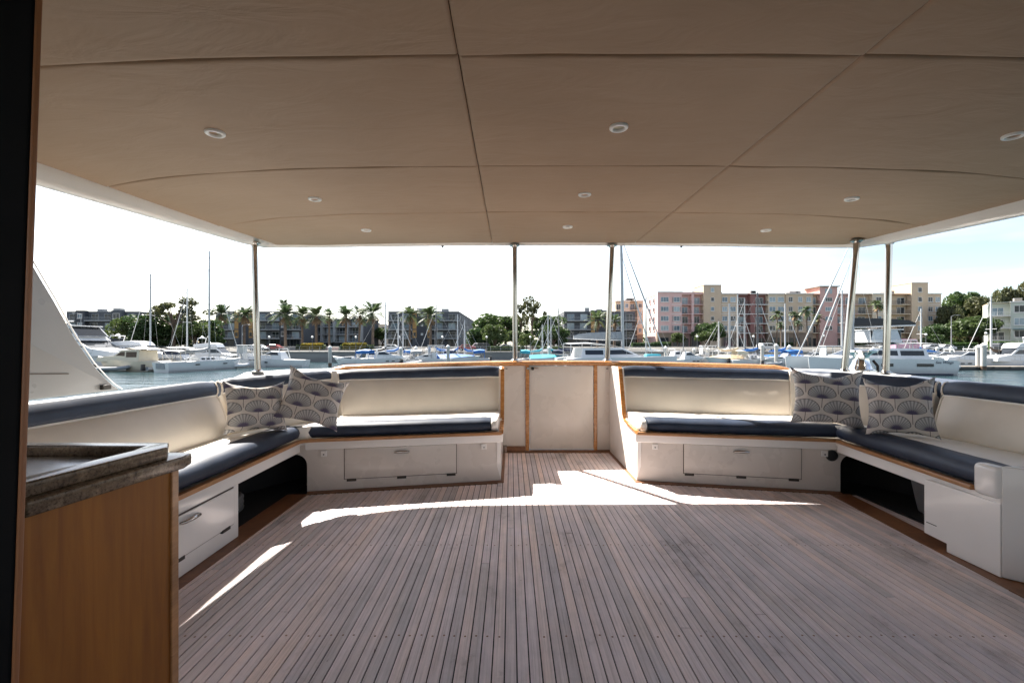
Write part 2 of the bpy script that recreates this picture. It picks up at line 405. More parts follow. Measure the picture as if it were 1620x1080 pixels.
for s in (-1, 1):      # darker margin boards round the edge of the laid deck
    def Q(*p): return side(p, s)
    xm_ = (lambda Y: -1.575) if s < 0 else (lambda Y: -1.49 + (3.35 - Y) * .085)
    b = MB().prism([Q(xm_(.93) + .085, .93), Q(xm_(.93) - .06, .93), Q(xm_(3.34) - .06, 3.34), Q(xm_(3.34) + .085, 3.34)], -.011, .0035); b.build('margin_board', 'margin_teak', deck)
    b = MB().prism([Q(-.055, 3.69), Q(-1.52, 3.40), Q(-1.50, 3.345), Q(-.055, 3.63)], -.011, .004); b.build('margin_board', 'margin_teak', deck)
    b = MB().prism([Q(-.115, 3.70), Q(-.055, 3.63), Q(-.055, 4.70), Q(-.115, 4.70)], -.011, .0042); b.build('margin_board', 'margin_teak', deck)
MB().box(-.055, .995, 4.635, 4.70, -.011, .0045).build('margin_board', 'margin_teak', deck)
# round bungs over the fastenings, in rows
bg_ = MB()
for yb in (1.72, 2.5, 3.2):
    for x0 in xs:
        if random.random() < .75: bg_.lathe([(.0042, .0005), (.0042, .0009)], 8, (x0 + PW * .43 + random.uniform(-.003, .003), yb + random.uniform(-.006, .006), 0))
o = bg_.build('bung', 'margin_teak', deck); o['kind'] = 'stuff'

# ---- bulwark round the stern, with the outer hull skin below it
IN = [(-2.12, .2, .775), (-2.12, 3.17, .785), (-1.70, 4.13, .858), (-.95, 4.36, .872), (-.085, 4.70, .885)]
OUT = [(-2.36, .2, .775), (-2.36, 3.5, .80), (-2.33, 4.0, .855), (-2.10, 4.27, .866), (-1.55, 4.50, .872), (-.8, 4.68, .88), (-.085, 4.78, .885)]
for s in (-1, 1):
    lo = lambda k, p: (p[0], p[1], p[2] - (.06 if s < 0 and k < 2 else 0))
    b = MB(); I = [side(lo(k, p), s) for k, p in enumerate(IN)]; O = [side(lo(k, p), s) for k, p in enumerate(OUT)]
    poly = I + O[::-1]; n = len(poly)
    b.add(poly + [(p[0], p[1], -.3) for p in poly], [tuple(range(n))] + [(i, (i + 1) % n, n + (i + 1) % n, n + i) for i in range(n)])
    solo(b, 'bulwark', 'gelcoat', ('white fibreglass bulwark behind the settee beside the capstan' if s > 0 else 'white fibreglass bulwark behind the settee below the triangular wing'), 'bulwark', (side((-2.3, 3, 0), s)[0], 3, -.3))
hull = MB(); ring = [side(p, -1) for p in OUT] + [side(p, 1) for p in OUT[::-1]]
hull.loft([[(p[0], p[1] - .03, -.05) for p in ring], [(C + (p[0] - C) * .93, p[1] - .35, -2.6) for p in ring]], closed=False, caps=False)
solo(hull, 'yacht_hull', 'gelcoat', 'white hull of the yacht under the aft deck', 'hull', (C, 3, -2.6))
# stern panels between the settees and the boarding door
sp = thing('stern_panel', 'cream stern panel set beside the teak door posts under the cap rail', 'panel', (C, 4.74, 0))
for a, b_ in ((-.085, .150), (.894, 1.025)):
    MB().box(a, b_, 4.705, 4.78, 0, .884).build('fixed_panel', 'gelcoat_panel', sp, bevel=.004)
    cxs = a + .03 if a < 0 else b_ - .04
    MB().box(cxs, cxs + .022, 4.699, 4.706, .848, .856).build('catch', 'dark_metal', sp)
for a, b_ in ((.152, .192), (.858, .892)):
    MB().box(a, b_, 4.690, 4.78, .006, .884).build('post', 'varnished_teak', sp, bevel=.004)
MB().box(-.075, .15, 4.66, 4.704, .006, .055).build('toe_board', 'margin_teak', sp, bevel=.004)
MB().box(-.082, -.04, 4.63, 4.665, .006, .075).build('bracket', 'steel', sp, bevel=.004)
MB().box(.193, 1.02, 4.685, 4.704, .005, .016).build('sill', 'margin_teak', sp)
dr = thing('boarding_door', 'cream boarding gate in the stern between two varnished posts', 'door', (.525, 4.74, .01))
MB().box(.196, .855, 4.698, 4.75, .018, .880).build('door_panel', 'gelcoat_panel', dr, bevel=.006, seg=3)
lt = MB().box(.165, .235, 4.680, 4.697, .842, .866).build('latch', 'steel', dr, bevel=.003)
MB().tube([(.205, 4.676, .854), (.285, 4.676, .854)], .007, 8).build('latch_bolt', 'chrome', lt, smooth=40)
MB().lathe([(.016, 0), (.018, .01), (.012, .022)], 12).xf(Matrix.Translation((.225, 4.684, .854)) @ Matrix.Rotation(radians(90), 4, 'X')).build('latch_knob', 'dark_metal', lt, smooth=40)
# teak cap rail
rail = [(-1.73, 4.285, .832), (-1.67, 4.31, .872), (-1.58, 4.345, .893), (-1.2, 4.46, .901), (-.6, 4.61, .911), (-.1, 4.70, .918), (.17, 4.735, .920), (.47, 4.745, .921)]
rp = rail + [mir(p) for p in rail[-2::-1]]
prof = [(.055, -.034), (.07, -.018), (.068, .004), (.05, .014), (-.05, .014), (-.068, .004), (-.07, -.018), (-.055, -.034)]
solo(MB().sweep(rp, prof), 'cap_rail', 'varnished_teak', 'varnished teak cap rail curving across the stern above the boarding gate', 'rail', (C, 4.74, .88), smooth=50)

# ---- settees
def line_pts(a, b, n): return [tuple(a[i] + (b[i] - a[i]) * k / n for i in range(len(a))) for k in range(n + 1)]
def strip(front_a, front_b, back_a, back_b, prof, n=14, wob=.0, seed=0, sag=0):
    """loft a (depth 0..1, dz) profile along a bench: depth runs front -> back; prof entries (d, off, z): point = front + d*(back-front) + off metres outward"""
    b = MB(); rings = []
    for k in range(n + 1):
        t = k / n; e = min(t, 1 - t) * hypot(front_b[0] - front_a[0], front_b[1] - front_a[1])
        round_ = max(0, 1 - e / .03) if e < .03 else 0
        fa = Vector((front_a[0] + (front_b[0] - front_a[0]) * t, front_a[1] + (front_b[1] - front_a[1]) * t))
        ba = Vector((back_a[0] + (back_b[0] - back_a[0]) * t, back_a[1] + (back_b[1] - back_a[1]) * t))
        d = (ba - fa).normalized(); L = (ba - fa).length; ring = []
        for (dd, off, z) in prof:
            p = fa + d * (dd * L + off)
            w = noise.noise(Vector((p.x * 5 + seed, p.y * 5, z * 7))) * wob + noise.noise(Vector((p.x * 17 + seed, p.y * 17, z * 9))) * wob * .4
            ring.append((p.x + d.x * w, p.y + d.y * w, z + w * .8 - sag * sin(pi * t) * (1 if z > .47 else 0)))
        rings.append(ring)
    # round the ends a little: pull the end rings towards their centre
    for r in (rings[0], rings[-1]):
        c = Vector((sum(p[0] for p in r), sum(p[1] for p in r), sum(p[2] for p in r))) / len(r)
        for i, p in enumerate(r): r[i] = tuple(Vector(p) + (c - Vector(p)).normalized() * min(.012, (c - Vector(p)).length * .3))
    return b.loft(rings)
def insert_near_ends(n): return n
def settee(s):
    hand = 'capstan' if s > 0 else 'granite counter'
    T = thing('corner_settee', f'white L-shaped settee with cream and navy cushions beside the {"capstan" if s > 0 else "granite topped counter"}', 'settee', side((-1.4, 3.4, 0), s))
    q = lambda *p: side(p, s)
    yend = 1.15 if s < 0 else 2.14
    # ---------- base of the aft run, with the arch cut beyond the corner
    A, B = Vector((-.08, 3.68)), Vector((-1.5, 3.40)); D = (B - A); U = D.normalized(); Nn = Vector((U.y, -U.x))   # towards the camera side
    if Nn.y > 0: Nn = -Nn
    L = D.length
    def fp(t, z, off=0):                 # a point on the front plane (metres along from A)
        p = A + U * t + Nn * off; return q(p.x, p.y, z)
    def plate(poly, off0, off1):         # polygon in (t, z) extruded through the front plane
        b = MB(); n = len(poly)
        return b.add([fp(t, z, off0) for t, z in poly] + [fp(t, z, off1) for t, z in poly],
                     [tuple(range(n)), tuple(range(n, 2 * n))] + [(i, (i + 1) % n, n + (i + 1) % n, n + i) for i in range(n)])
    r = .085; arc = [(L + .02 + r - r * cos(a), .285 - r + r * sin(a)) for a in [pi / 2 * i / 7 for i in range(8)]]
    plate([(0, .006), (0, .375), (L + .75, .375), (L + .75, .285)] + arc[::-1] + [(L + .02, .006)], -.02, 0).build('front_panel', 'gelcoat_panel', T)
    # apron and teak edging
    plate([(-.012, .318), (-.012, .383), (L + .03, .383), (L + .03, .318)], .004, .028).build('apron', 'gelcoat', T, bevel=.006, seg=3)
    # end panel towards the door
    xe = -.08
    prof = [(3.68, .006), (3.66, .383), (4.09, .455), (4.235, .880), (4.70, .884), (4.70, .006)]
    b = MB(); n = len(prof)
    b.add([q(xe, y, z) for y, z in prof] + [q(xe - .03, y, z) for y, z in prof], [tuple(range(n)), tuple(range(n, 2 * n))] + [(i, (i + 1) % n, n + (i + 1) % n, n + i) for i in range(n)])
    b.build('end_panel', 'gelcoat', T)
    ed = [q(xe + .004, 3.645, .400), q(xe + .004, 4.03, .432), q(xe + .004, 4.075, .47), q(xe + .004, 4.215, .86), q(xe + .004, 4.235, .888)]
    b = MB()
    b.loft([[(p[0] + a, p[1] + c, p[2] + d_) for a, c, d_ in ((-.017, .018, .010), (.017, .018, .010), (.017, -.016, -.012), (-.017, -.016, -.012))] for p in ed]).build('end_edging', 'varnished_teak', T, bevel=.005, seg=2)
    # ---------- locker door on the aft run
    t0, t1 = .36, 1.20
    plate([(t0 - .006, .079), (t0 - .006, .320), (t1 + .006, .320), (t1 + .006, .079)], .0002, .0012).build('door_gap', 'gap_shadow', T)
    dpan = plate([(t0, .085), (t0, .322 - .008), (t1, .322 - .008), (t1, .085)], .0015, .013).build('locker_door', 'gelcoat_panel', T, bevel=.005, seg=3)
    tm = (t0 + t1) / 2
    b = MB().tube([fp(tm - .055, .272, .012), fp(tm - .05, .274, .026), fp(tm, .276, .030), fp(tm + .05, .274, .026), fp(tm + .055, .272, .012)], [.006, .009, .010, .009, .006], 8); b.build('handle', 'steel', dpan, smooth=60)
    for th in (t0 + .04, tm, t1 - .05):
        plate([(th - .035, .066), (th - .035, .088), (th + .035, .088), (th + .035, .066)], .0006, .013).build('hinge', 'dark_metal', dpan, bevel=.002)
    for th in ((.14, L - .09) if s > 0 else (.14, L - .10)):
        plate([(th - .022, .262), (th - .022, .306), (th + .022, .306), (th + .022, .262)], .0005, .016).build('wall_plate', 'gelcoat', T, bevel=.004)
        plate([(th - .004, .276), (th - .004, .284), (th + .004, .284), (th + .004, .276)], .0162, .022).build('wall_plate_button', 'dark_metal', T)
    if s > 0:
        c = Vector(fp(L + .015 - .055, .272, .002)); nn = Vector((*((Vector(fp(0, 0, 1)) - Vector(fp(0, 0, 0))).xy), 0))
        R = nn.to_track_quat('Z', 'Y').to_matrix().to_4x4()
        MB().lathe([(.036, 0), (.037, .006), (.030, .009)], 20).xf(Matrix.Translation(c) @ R).build('speaker', 'speaker_black', T, smooth=40)
        MB().tube([c + R.to_3x3() @ Vector((.038 * cos(a), .038 * sin(a), .006)) for a in [2 * pi * i / 20 for i in range(21)]], .004, 6).build('speaker_ring', 'dark_metal', T, smooth=60)
    # ---------- side run: seat board, apron, panel
    xfy = (lambda Y: -1.575) if s < 0 else (lambda Y: -1.49 + (3.35 - Y) * .085)
    MB().prism([q(xfy(yend) + .018, yend), q(xfy(3.38) + .018, 3.385), q(-.085, 3.675), q(-.085, 4.3), q(-1.6, 4.0), q(-2.1, 3.2), q(-2.1, yend)], .352, .382).build('seat_board', 'gelcoat', T)
    MB().prism([q(xfy(yend) - .008, yend), q(xfy(yend) + .022, yend), q(xfy(3.36) + .022, 3.36), q(xfy(3.36) - .008, 3.36)], .305, .3835).build('side_apron', 'gelcoat', T, bevel=.006, seg=3)
    # teak edging all along the front under the cushions
    path = [q(-.075, 3.648, .392), q(-1.50 + .01, 3.368, .392), q(xfy(3.33) + .028, 3.33, .392), q(xfy(yend) + .028, yend + (.12 if s > 0 else 0), .392)]
    b = MB(); pr = [(-.016, -.012), (.016, -.012), (.021, 0), (.016, .010), (-.016, .010)]
    b.sweep(path, pr).build('seat_edging', 'bench_teak', T, smooth=50)
    # void lining under the side run
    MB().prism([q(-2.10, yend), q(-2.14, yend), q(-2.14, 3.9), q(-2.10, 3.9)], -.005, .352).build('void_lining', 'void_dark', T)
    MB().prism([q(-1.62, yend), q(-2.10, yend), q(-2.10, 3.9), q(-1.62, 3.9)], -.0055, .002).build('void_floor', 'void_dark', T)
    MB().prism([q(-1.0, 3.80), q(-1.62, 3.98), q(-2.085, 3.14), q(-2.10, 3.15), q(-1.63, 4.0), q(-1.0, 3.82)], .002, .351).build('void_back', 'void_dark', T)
    if s < 0:
        xp = -1.555
        MB().prism([q(xp, 2.60), q(xp, yend), q(xp - .5, yend), q(xp - .5, 2.60)], .006, .350).build('side_panel', 'gelcoat', T, bevel=.004)
        MB().box(xp + .0002, xp + .0012, 1.744, 2.551, .094, .306).build('door_gap', 'gap_shadow', T)
        d2 = MB().box(xp + .0015, xp + .011, 1.75, 2.545, .10, .300).build('locker_door', 'gelcoat', T, bevel=.004)
        b = MB().tube([(xp + .012, 2.12, .266), (xp + .028, 2.135, .268), (xp + .034, 2.185, .270), (xp + .028, 2.235, .268), (xp + .012, 2.25, .266)], [.006, .009, .010, .009, .006], 8); b.build('handle', 'steel', d2, smooth=60)
        for yh in (2.12, 2.47): MB().box(xp + .0006, xp + .014, yh - .035, yh + .035, .088, .106).build('hinge', 'dark_metal', d2, bevel=.002)
    else:
        x0 = 2.302
        pr = [(2.535, .055), (2.405, .050), (2.405, .006), (2.14, .006), (2.14, .352), (2.535, .352)]
        b = MB(); b.extr([(x0, y, z) for y, z in pr], (.40, 0, 0)).build('side_panel', 'gelcoat', T, bevel=.003)
        MB().box(x0 - .0015, x0 + .0, 2.46, 2.52, .118, .122).build('slot', 'dark_metal', T)
        # end block turning outboard, and the padded arm at the front
        MB().prism([(x0, 2.138), (x0 + .36, 1.80), (2.9, 1.80), (2.9, 2.138)], .006, .532).build('end_block', 'gelcoat', T, bevel=.008, seg=3)
        MB().prism([(x0 - .012, 2.137), (x0 + .062, 2.1365), (x0 + .062, 2.262), (x0 - .012, 2.262)], .368, .522).build('arm_pad', 'gelcoat', T, bevel=.024, seg=4)
    # ---------- seat cushions: white top, navy rolled front
    zt, zb = .500, .404
    white = [(.0, .145, zb), (1, .04, zb), (1, .05, zt - .012), (1, .02, zt + .002), (.6, 0, zt + .008), (.3, .03, zt + .006), (.0, .145, zt + .001)]
    navy = [(0, .144, zb), (0, .015, zb), (0, -.010, zb + .014), (0, -.018, zb + .045), (0, -.008, zb + .072), (0, .018, zb + .091), (0, .06, zb + .099), (0, .105, zt + .004), (0, .144, zt + .003)]
    fa, fb = (-.105, 3.665), (-1.580, 3.376); ba, bb = (-.10, 4.16), (-1.42, 3.86)
    sc = strip(q(*fa), q(*fb), q(*ba), q(*bb), white, 18, .004, s * 3, .006)
    c1 = sc.build('seat_cushion', 'white_vinyl', T, smooth=50)
    fa2 = (-.165, 3.653)
    strip(q(*fa2), q(*fb), q(fa2[0], 4.14), q(*bb), navy, 30, .004, s * 5).build('front_roll', 'navy_vinyl', c1, smooth=60)
    # the white end of the cushion in front of the navy roll
    endw = [(0, .144, zb), (0, .015, zb), (0, -.006, zb + .014), (0, -.012, zb + .045), (0, -.004, zb + .072), (0, .018, zb + .089), (0, .06, zb + .097), (0, .144, zt)]
    strip(q(-.1055, 3.665), q(-.158, 3.6545), q(-.10, 4.15), q(-.16, 4.14), endw, 6, 0, 0).build('cushion_end', 'white_vinyl', c1, smooth=60)
    ye = yend + (.01 if s < 0 else .012)
    fa, fb = (xfy(3.39) + .006, 3.392), (xfy(ye) + .006, ye); ba, bb = (-1.86, 3.42), (-1.87, ye)
    c2 = strip(q(*fa), q(*fb), q(*ba), q(*bb), white, 18, .005, s * 9, .006).build('seat_cushion', 'white_vinyl', T, smooth=50)
    strip(q(*fa), q(*fb), q(*ba), q(*bb), navy, 34, .004, s * 11).build('front_roll', 'navy_vinyl', c2, smooth=60)
    # wedge filling the corner seat
    MB().prism([q(-1.52, 3.36), q(-1.49, 3.385), q(-1.39, 3.72), q(-1.86, 3.2), q(-1.86, 3.36)], .404, .494).build('corner_pad', 'white_vinyl', T, bevel=.01, seg=3)
    # ---------- back cushions: cream with a navy top roll
    def back(lo_a, lo_b, hi_a, hi_b, zha, zhb, wob, seed, name='back_cushion', nv=.112, cut=(0, 1)):
        n = 24; rings_c, rings_n = [], []
        for k in range(n + 1):
            t = cut[0] + (cut[1] - cut[0]) * k / n
            lo = Vector((lo_a[0] + (lo_b[0] - lo_a[0]) * t, lo_a[1] + (lo_b[1] - lo_a[1]) * t, .497)); zh = zha + (zhb - zha) * t
            hi = Vector((hi_a[0] + (hi_b[0] - hi_a[0]) * t, hi_a[1] + (hi_b[1] - hi_a[1]) * t, zh))
            up = hi - lo; Lh = up.length; uv = up / Lh
            run = Vector((lo_b[0] - lo_a[0], lo_b[1] - lo_a[1], 0)).normalized(); fr = run.cross(uv).normalized()
            if fr.y > 0 and abs(run.x) > .5: fr = -fr
            if abs(run.x) <= .5 and (fr.x > 0) != (lo.x < C): fr = -fr
            edge = min(k, n - k); er = (.012 if edge == 0 else .004 if edge == 1 else 0)
            def P(a, d):   # a: metres up the cushion, d: metres proud
                p = lo + uv * a; w = noise.noise(Vector((p.x * 4 + seed, p.y * 4, a * 5))) * wob + noise.noise(Vector((p.x * 22 + seed, p.y * 22, a * 6))) * wob * .7
                return tuple(p + fr * (d - er + w))
            m = Lh - nv
            bul = .012 * sin(pi * min(1, max(0, k / n)))
            rings_c.append([P(.0 + er, -.07), P(.0 + er, -.01), P(.02 + er, .010), P(.10, .020 + bul), P(m * .55, .022 + bul), P(m - .03, .016 + bul * .5), P(m, .006), P(m, -.07)])
            rings_n.append([P(m + .001, -.07), P(m + .001, .008), P(m + .018, .024), P(m + .05, .030), P(Lh - .025 - er, .024), P(Lh - .005 - er, .004), P(Lh - er, -.03), P(Lh - .004 - er, -.075)])
        c = MB().loft(rings_c).build(name, 'cream_vinyl', T, smooth=55)
        MB().loft(rings_n).build('top_roll', 'navy_vinyl', c, smooth=55)
        MB().tube([Vector(r[1]) for r in rings_n], .0055, 6).build('seam_piping', 'white_vinyl', c, smooth=60)
        # piping down both ends
        for kk in (0, n):
            pts = [Vector(rings_c[kk][j]) for j in (1, 2, 3, 4, 5, 6)] + [Vector(rings_n[kk][j]) for j in (2, 3, 4, 5, 6)]
            MB().tube(pts, .007, 6).build('piping', 'cream_vinyl', c, smooth=60)
    back(q(-.11, 4.13), q(-1.41, 3.82), q(-.10, 4.31), q(-1.55, 4.07), .907, .879, .003, 3 + s, nv=.118)
    back(q(-1.46, 3.79), q(-1.86, 3.07), q(-1.61, 4.05), q(-2.04, 3.17), .882, .862, .010, 13 + s)
    back(q(-1.87, 3.03), q(-1.87, yend + .02 if s < 0 else 1.4), q(-2.05, 3.12), q(-2.05, yend + .02 if s < 0 else 1.4), .862, .858, .003, 23 + s, nv=.122)
    return T
SETTEES = [settee(-1), settee(1)]
# storage tub under the settee that ends in the arm pad
tb = thing('storage_tub', 'dark grey plastic tub stowed in the shadow under the settee', 'tub', (2.80, 2.75, 0))
MB().loft([[(2.66, 2.56, .01), (2.95, 2.56, .01), (2.95, 2.98, .01), (2.66, 2.98, .01)], [(2.63, 2.53, .24), (2.98, 2.53, .24), (2.98, 3.01, .24), (2.63, 3.01, .24)]]).build('tub_body', 'bin_grey', tb, bevel=.015, seg=3)
MB().box(2.62, 2.99, 2.52, 3.02, .241, .262).build('lid', 'bin_grey', tb, bevel=.008)
hs_ = []
for i in range(90):
    a = i * .42; rr = .10 + .015 * sin(i * .21); hs_.append((-1.87 + rr * cos(a), 2.95 + rr * 1.3 * sin(a), .02 + .0011 * i))
solo(MB().tube(hs_, .011, 6), 'coiled_hose', 'bin_grey', 'dark hose coiled on the floor under the settee near the counter', 'hose', (-1.87, 2.95, 0), smooth=60)

# ---- four printed cushions
def pillow(center, w, h, th, face, up_hint, roll, seed, label, crumple=.012):
    n = 30; b = MB(); idx = {}; vs = []; uvs = []
    for sd in (1, -1):
        for j in range(n + 1):
            for i in range(n + 1):
                u, v = i / n * 2 - 1, j / n * 2 - 1
                e = (1 - abs(u) ** 2.6) * (1 - abs(v) ** 2.6); z = sd * th * max(0, e) ** .55
                # sides bow in between the corners
                x = u * w / 2 * (1 - .15 * (1 - v * v) ** 1.0 * abs(u) ** 3); y = v * h / 2 * (1 - .15 * (1 - u * u) * abs(v) ** 3)
                c = noise.noise(Vector((u * 1.7 + seed, v * 1.7, sd))) * crumple * 1.6 + noise.noise(Vector((u * 4.2 + seed, v * 2.6 - seed, sd))) * crumple * .8
                fold = sin((u * .8 + v * 1.3) * 4.0 + 3 * noise.noise(Vector((u * 1.3, v * 1.3, seed)))) * noise.noise(Vector((u * 1.1 + 5, v * 1.1, seed))) * crumple * 1.6
                rad = max(abs(u), abs(v)); z += (c + fold) * (1 - rad ** 4) + noise.noise(Vector((u * 9, v * 9, seed))) * .004 * (1 - rad ** 6)
                y += noise.noise(Vector((u * 2.1, seed * 1.3, v))) * .012 * (1 if v > 0 else .6) - .030 * (1 - u * u) * max(0, v) ** 2 * 1.2
                k = (i, j) if (i in (0, n) or j in (0, n)) else (i, j, sd)
                if k not in idx: idx[k] = len(vs); vs.append(Vector((x, y, z)))
                uvs.append((i / n, j / n))
    for sd in (1, -1):
        for j in range(n):
            for i in range(n):
                g = lambda a, c: idx[(a, c)] if (a in (0, n) or c in (0, n)) else idx[(a, c, sd)]
                f = (g(i, j), g(i + 1, j), g(i + 1, j + 1), g(i, j + 1)); b.f.append(f if sd > 0 else f[::-1])
    zf = Vector(face).normalized(); xf = Vector(up_hint).cross(zf).normalized(); yf = zf.cross(xf)
    R = Matrix((xf, yf, zf)).transposed().to_4x4() @ Matrix.Rotation(roll, 4, 'Z')
    b.v = [tuple(R @ p) for p in vs]
    zmin = min(p[2] for p in b.v)
    me = b.mesh('pillow', 60)
    ul = me.uv_layers.new(name='UVMap'); inv = R.inverted()
    for p in me.polygons:
        for li in p.loop_indices:
            q = inv @ me.vertices[me.loops[li].vertex_index].co
            ul.data[li].uv = (q.x / w + .5 + seed * .13, q.y / h + .5 + seed * .07)
    o = link('throw_pillow', me, 'pillow_fabric'); o.location = center; return tag(o, label, 'pillow', 'printed throw pillows on the settees')
zs = .508
pillow((-1.735, 3.10, .680), .41, .36, .075, (.80, -.60, .30), (0, 0, 1), radians(-5), 1.0, 'fan printed pillow slumped and creased beside the granite counter settee back', .018)
pillow((-1.43, 3.30, .712), .44, .40, .070, (.52, -.80, .36), (0, 0, 1), radians(-19), 2.3, 'fan printed pillow tilted on one corner, overlapping a creased pillow', .012)
pillow((2.33, 3.36, .712), .47, .43, .075, (-.30, -.92, .22), (0, 0, 1), radians(-3), 3.1, 'fan printed pillow standing upright in the settee corner near the capstan', .014)
pillow((2.58, 3.02, .688), .38, .40, .075, (-.62, -.74, .22), (0, 0, 1), radians(3), 4.4, 'fan printed pillow with one peaked corner leaning on the outboard back cushion', .010)

# ---- hardtop
def Wd(Y): return 2.775 + .07 * (4.0 - Y)
def yA(X): u = min(1.0, abs(X - C) / 2.85); return 4.70 - .10 * u * u - .46 * u ** 9
def zl(X): u = abs(X - C) / 2.85; return 2.122 - .05 * u * u - .09 * u ** 8           # lower edge of the lip
def zc(X): u = abs(X - C) / 2.85; return 2.140 - .045 * u * u - .085 * u ** 6
roof = thing('hardtop_roof', 'beige padded hardtop ceiling with white lip over the aft deck', 'roof', (C, 2.5, 1.96))
XS = [None, -.19, 1.27, None]; YS = [.55, 1.64, 2.65, 3.57, None]
for r_ in range(4):
    for c_ in range(3):
        b = MB(); vs = []; US = [0, .004, .010, .02] + [.04 + .92 * k / 36 for k in range(37)] + [.98, .990, .996, 1]; n = mm = len(US) - 1
        for j in range(mm + 1):
            for i in range(n + 1):
                u, v = US[i], US[j]
                Y0 = YS[r_]; 
                Yg = Y0 + (4.6 - Y0) * v if r_ == 3 else Y0 + (YS[r_ + 1] - Y0) * v
                xl = XS[c_] if XS[c_] is not None else C - Wd(Yg) + .045; xr = XS[c_ + 1] if XS[c_ + 1] is not None else C + Wd(Yg) - .045
                X = xl + (xr - xl) * u
                Y = Yg if r_ < 3 else Y0 + (yA(X) - .045 - Y0) * v
                sx = min((X - xl), (xr - X)); sy = min(v, 1 - v) * 1.0
                edge = min(sx, sy); tuck = .010 * max(0, 1 - edge / .012) ** 2
                sag = .003 * sin(pi * u) * sin(pi * v) + .003 * noise.noise(Vector((X * 1.6, Y * 2.6, r_ * 3 + c_))) + .006 * noise.noise(Vector((X * 3.1 + c_ * 9, Y * 5.2, r_))) * max(0, 1 - sy / .22)
                wav = .003 * noise.noise(Vector((X * 2.2, r_ * 7, c_))) * (1 if v > .97 or v < .03 else 0)
                vs.append((X + (.0012 if u == 0 else -.0012 if u == 1 else 0), Y + wav + (.0012 if v == 0 else -.0012 if v == 1 else 0), zc(X) - sag + tuck))
        b.add(vs, [(j * (n + 1) + i, j * (n + 1) + i + 1, (j + 1) * (n + 1) + i + 1, (j + 1) * (n + 1) + i) for j in range(mm) for i in range(n)])
        b.build('ceiling_panel', 'ceiling_vinyl', roof, smooth=80)
# backing above the seams and the outer skin
n = 40; top = MB(); vs = []
for j in range(13):
    for i in range(n + 1):
        u = i / n * 2 - 1; v = j / 12; Y = .3 + (4.1 - .3) * v; X = C + u * (Wd(Y) - .01)
        if True: Y = .3 + (yA(X) - .3 - .005) * v
        vs.append((X, Y, zc(X) + .12))
top.add(vs, [(j * (n + 1) + i, j * (n + 1) + i + 1, (j + 1) * (n + 1) + i + 1, (j + 1) * (n + 1) + i) for j in range(12) for i in range(n)])
top.add([(x, y, z - .085) for x, y, z in vs], [(j * (n + 1) + i, j * (n + 1) + i + 1, (j + 1) * (n + 1) + i + 1, (j + 1) * (n + 1) + i) for j in range(12) for i in range(n)])
top.build('roof_skin', 'void_dark', roof)
path = []
drop = {.3: .11, 1.2: .10, 2.2: .075, 3.2: .04, 3.9: .014}
for Y in (.3, 1.2, 2.2, 3.2, 3.9): path.append((C - Wd(Y), Y, zl(C - 2.85) - drop[Y]))
for i in range(1, 60):
    X = C - 2.775 + 5.55 * (.5 - .5 * cos(pi * i / 60)); path.append((X, yA(X), zl(X)))
for Y in (3.9, 3.2, 2.2, 1.2, .3): path.append((C + Wd(Y), Y, zl(C + 2.85) - drop[Y]))
MB().sweep(path, [(.052, .115), (.046, .03), (.030, .004), (.010, -.003), (-.012, .003), (-.022, .030), (-.022, .225), (.052, .225)]).build('edge_lip', 'gelcoat', roof, smooth=60)
for X in (-.70, 1.75):
    MB().lathe([(.010, -.016), (.012, -.006), (.006, .006)], 10, (X, yA(X) - .01, zl(X))).build('hook', 'dark_metal', roof, smooth=50)
# recessed downlights
for X, Y in ((-1.41, 2.17), (-1.36, 3.16), (-1.28, 4.03), (.515, 2.17), (.51, 3.14), (.50, 4.0), (2.42, 2.19), (2.36, 3.15), (2.26, 4.03)):
    z = zc(X) - .010
    dl = thing('downlight', 'small round recessed downlight in the beige padded ceiling', 'light', (X, Y, z), 0, 'downlights in the ceiling')
    MB().lathe([(.028, .010), (.028, -.001), (.032, -.0045), (.040, -.004), (.044, -.0005), (.044, .012), (.028, .012)], 28).build('ring', 'light_ring', dl, local=True, smooth=50)
    MB().lathe([(.0275, .007), (.0275, .010)], 24).build('lens', 'light_lens', dl, local=True)
# stainless posts
def post(bot, top, label):
    bot, top = Vector(bot), Vector(top)
    t = thing('roof_post', label, 'post', bot)
    b = MB().tube([bot, bot + (top - bot) * .5, top], .0265, 20, True); b.build('pole', 'steel', t, smooth=50)
    MB().lathe([(.052, -.001), (.052, .006), (.036, .012), (.030, .022)], 24, bot).build('base_flange', 'steel', t, smooth=40)
    MB().lathe([(.030, -.022), (.036, -.012), (.054, -.006), (.054, .002)], 24, top).build('top_flange', 'steel', t, smooth=40)
post((-2.25, 4.05, .858), (-2.283, 4.05, zl(-2.28)), 'stainless post holding the hardtop corner above the settee near the counter')
post((.045, 4.725, .934), (.04, 4.672, zl(.04)), 'stainless post on the cap rail at the latch side of the boarding gate')
post((1.0, 4.72, .934), (1.04, 4.672, zl(1.04)), 'stainless post on the cap rail at the hinge side of the boarding gate')
post((3.02, 4.12, .858), (3.105, 4.08, zl(3.1)), 'leaning stainless post at the stern side of the polished capstan')
post((3.255, 3.95, .852), (3.285, 3.95, zl(3.285)), 'upright stainless post at the settee side of the polished capstan')
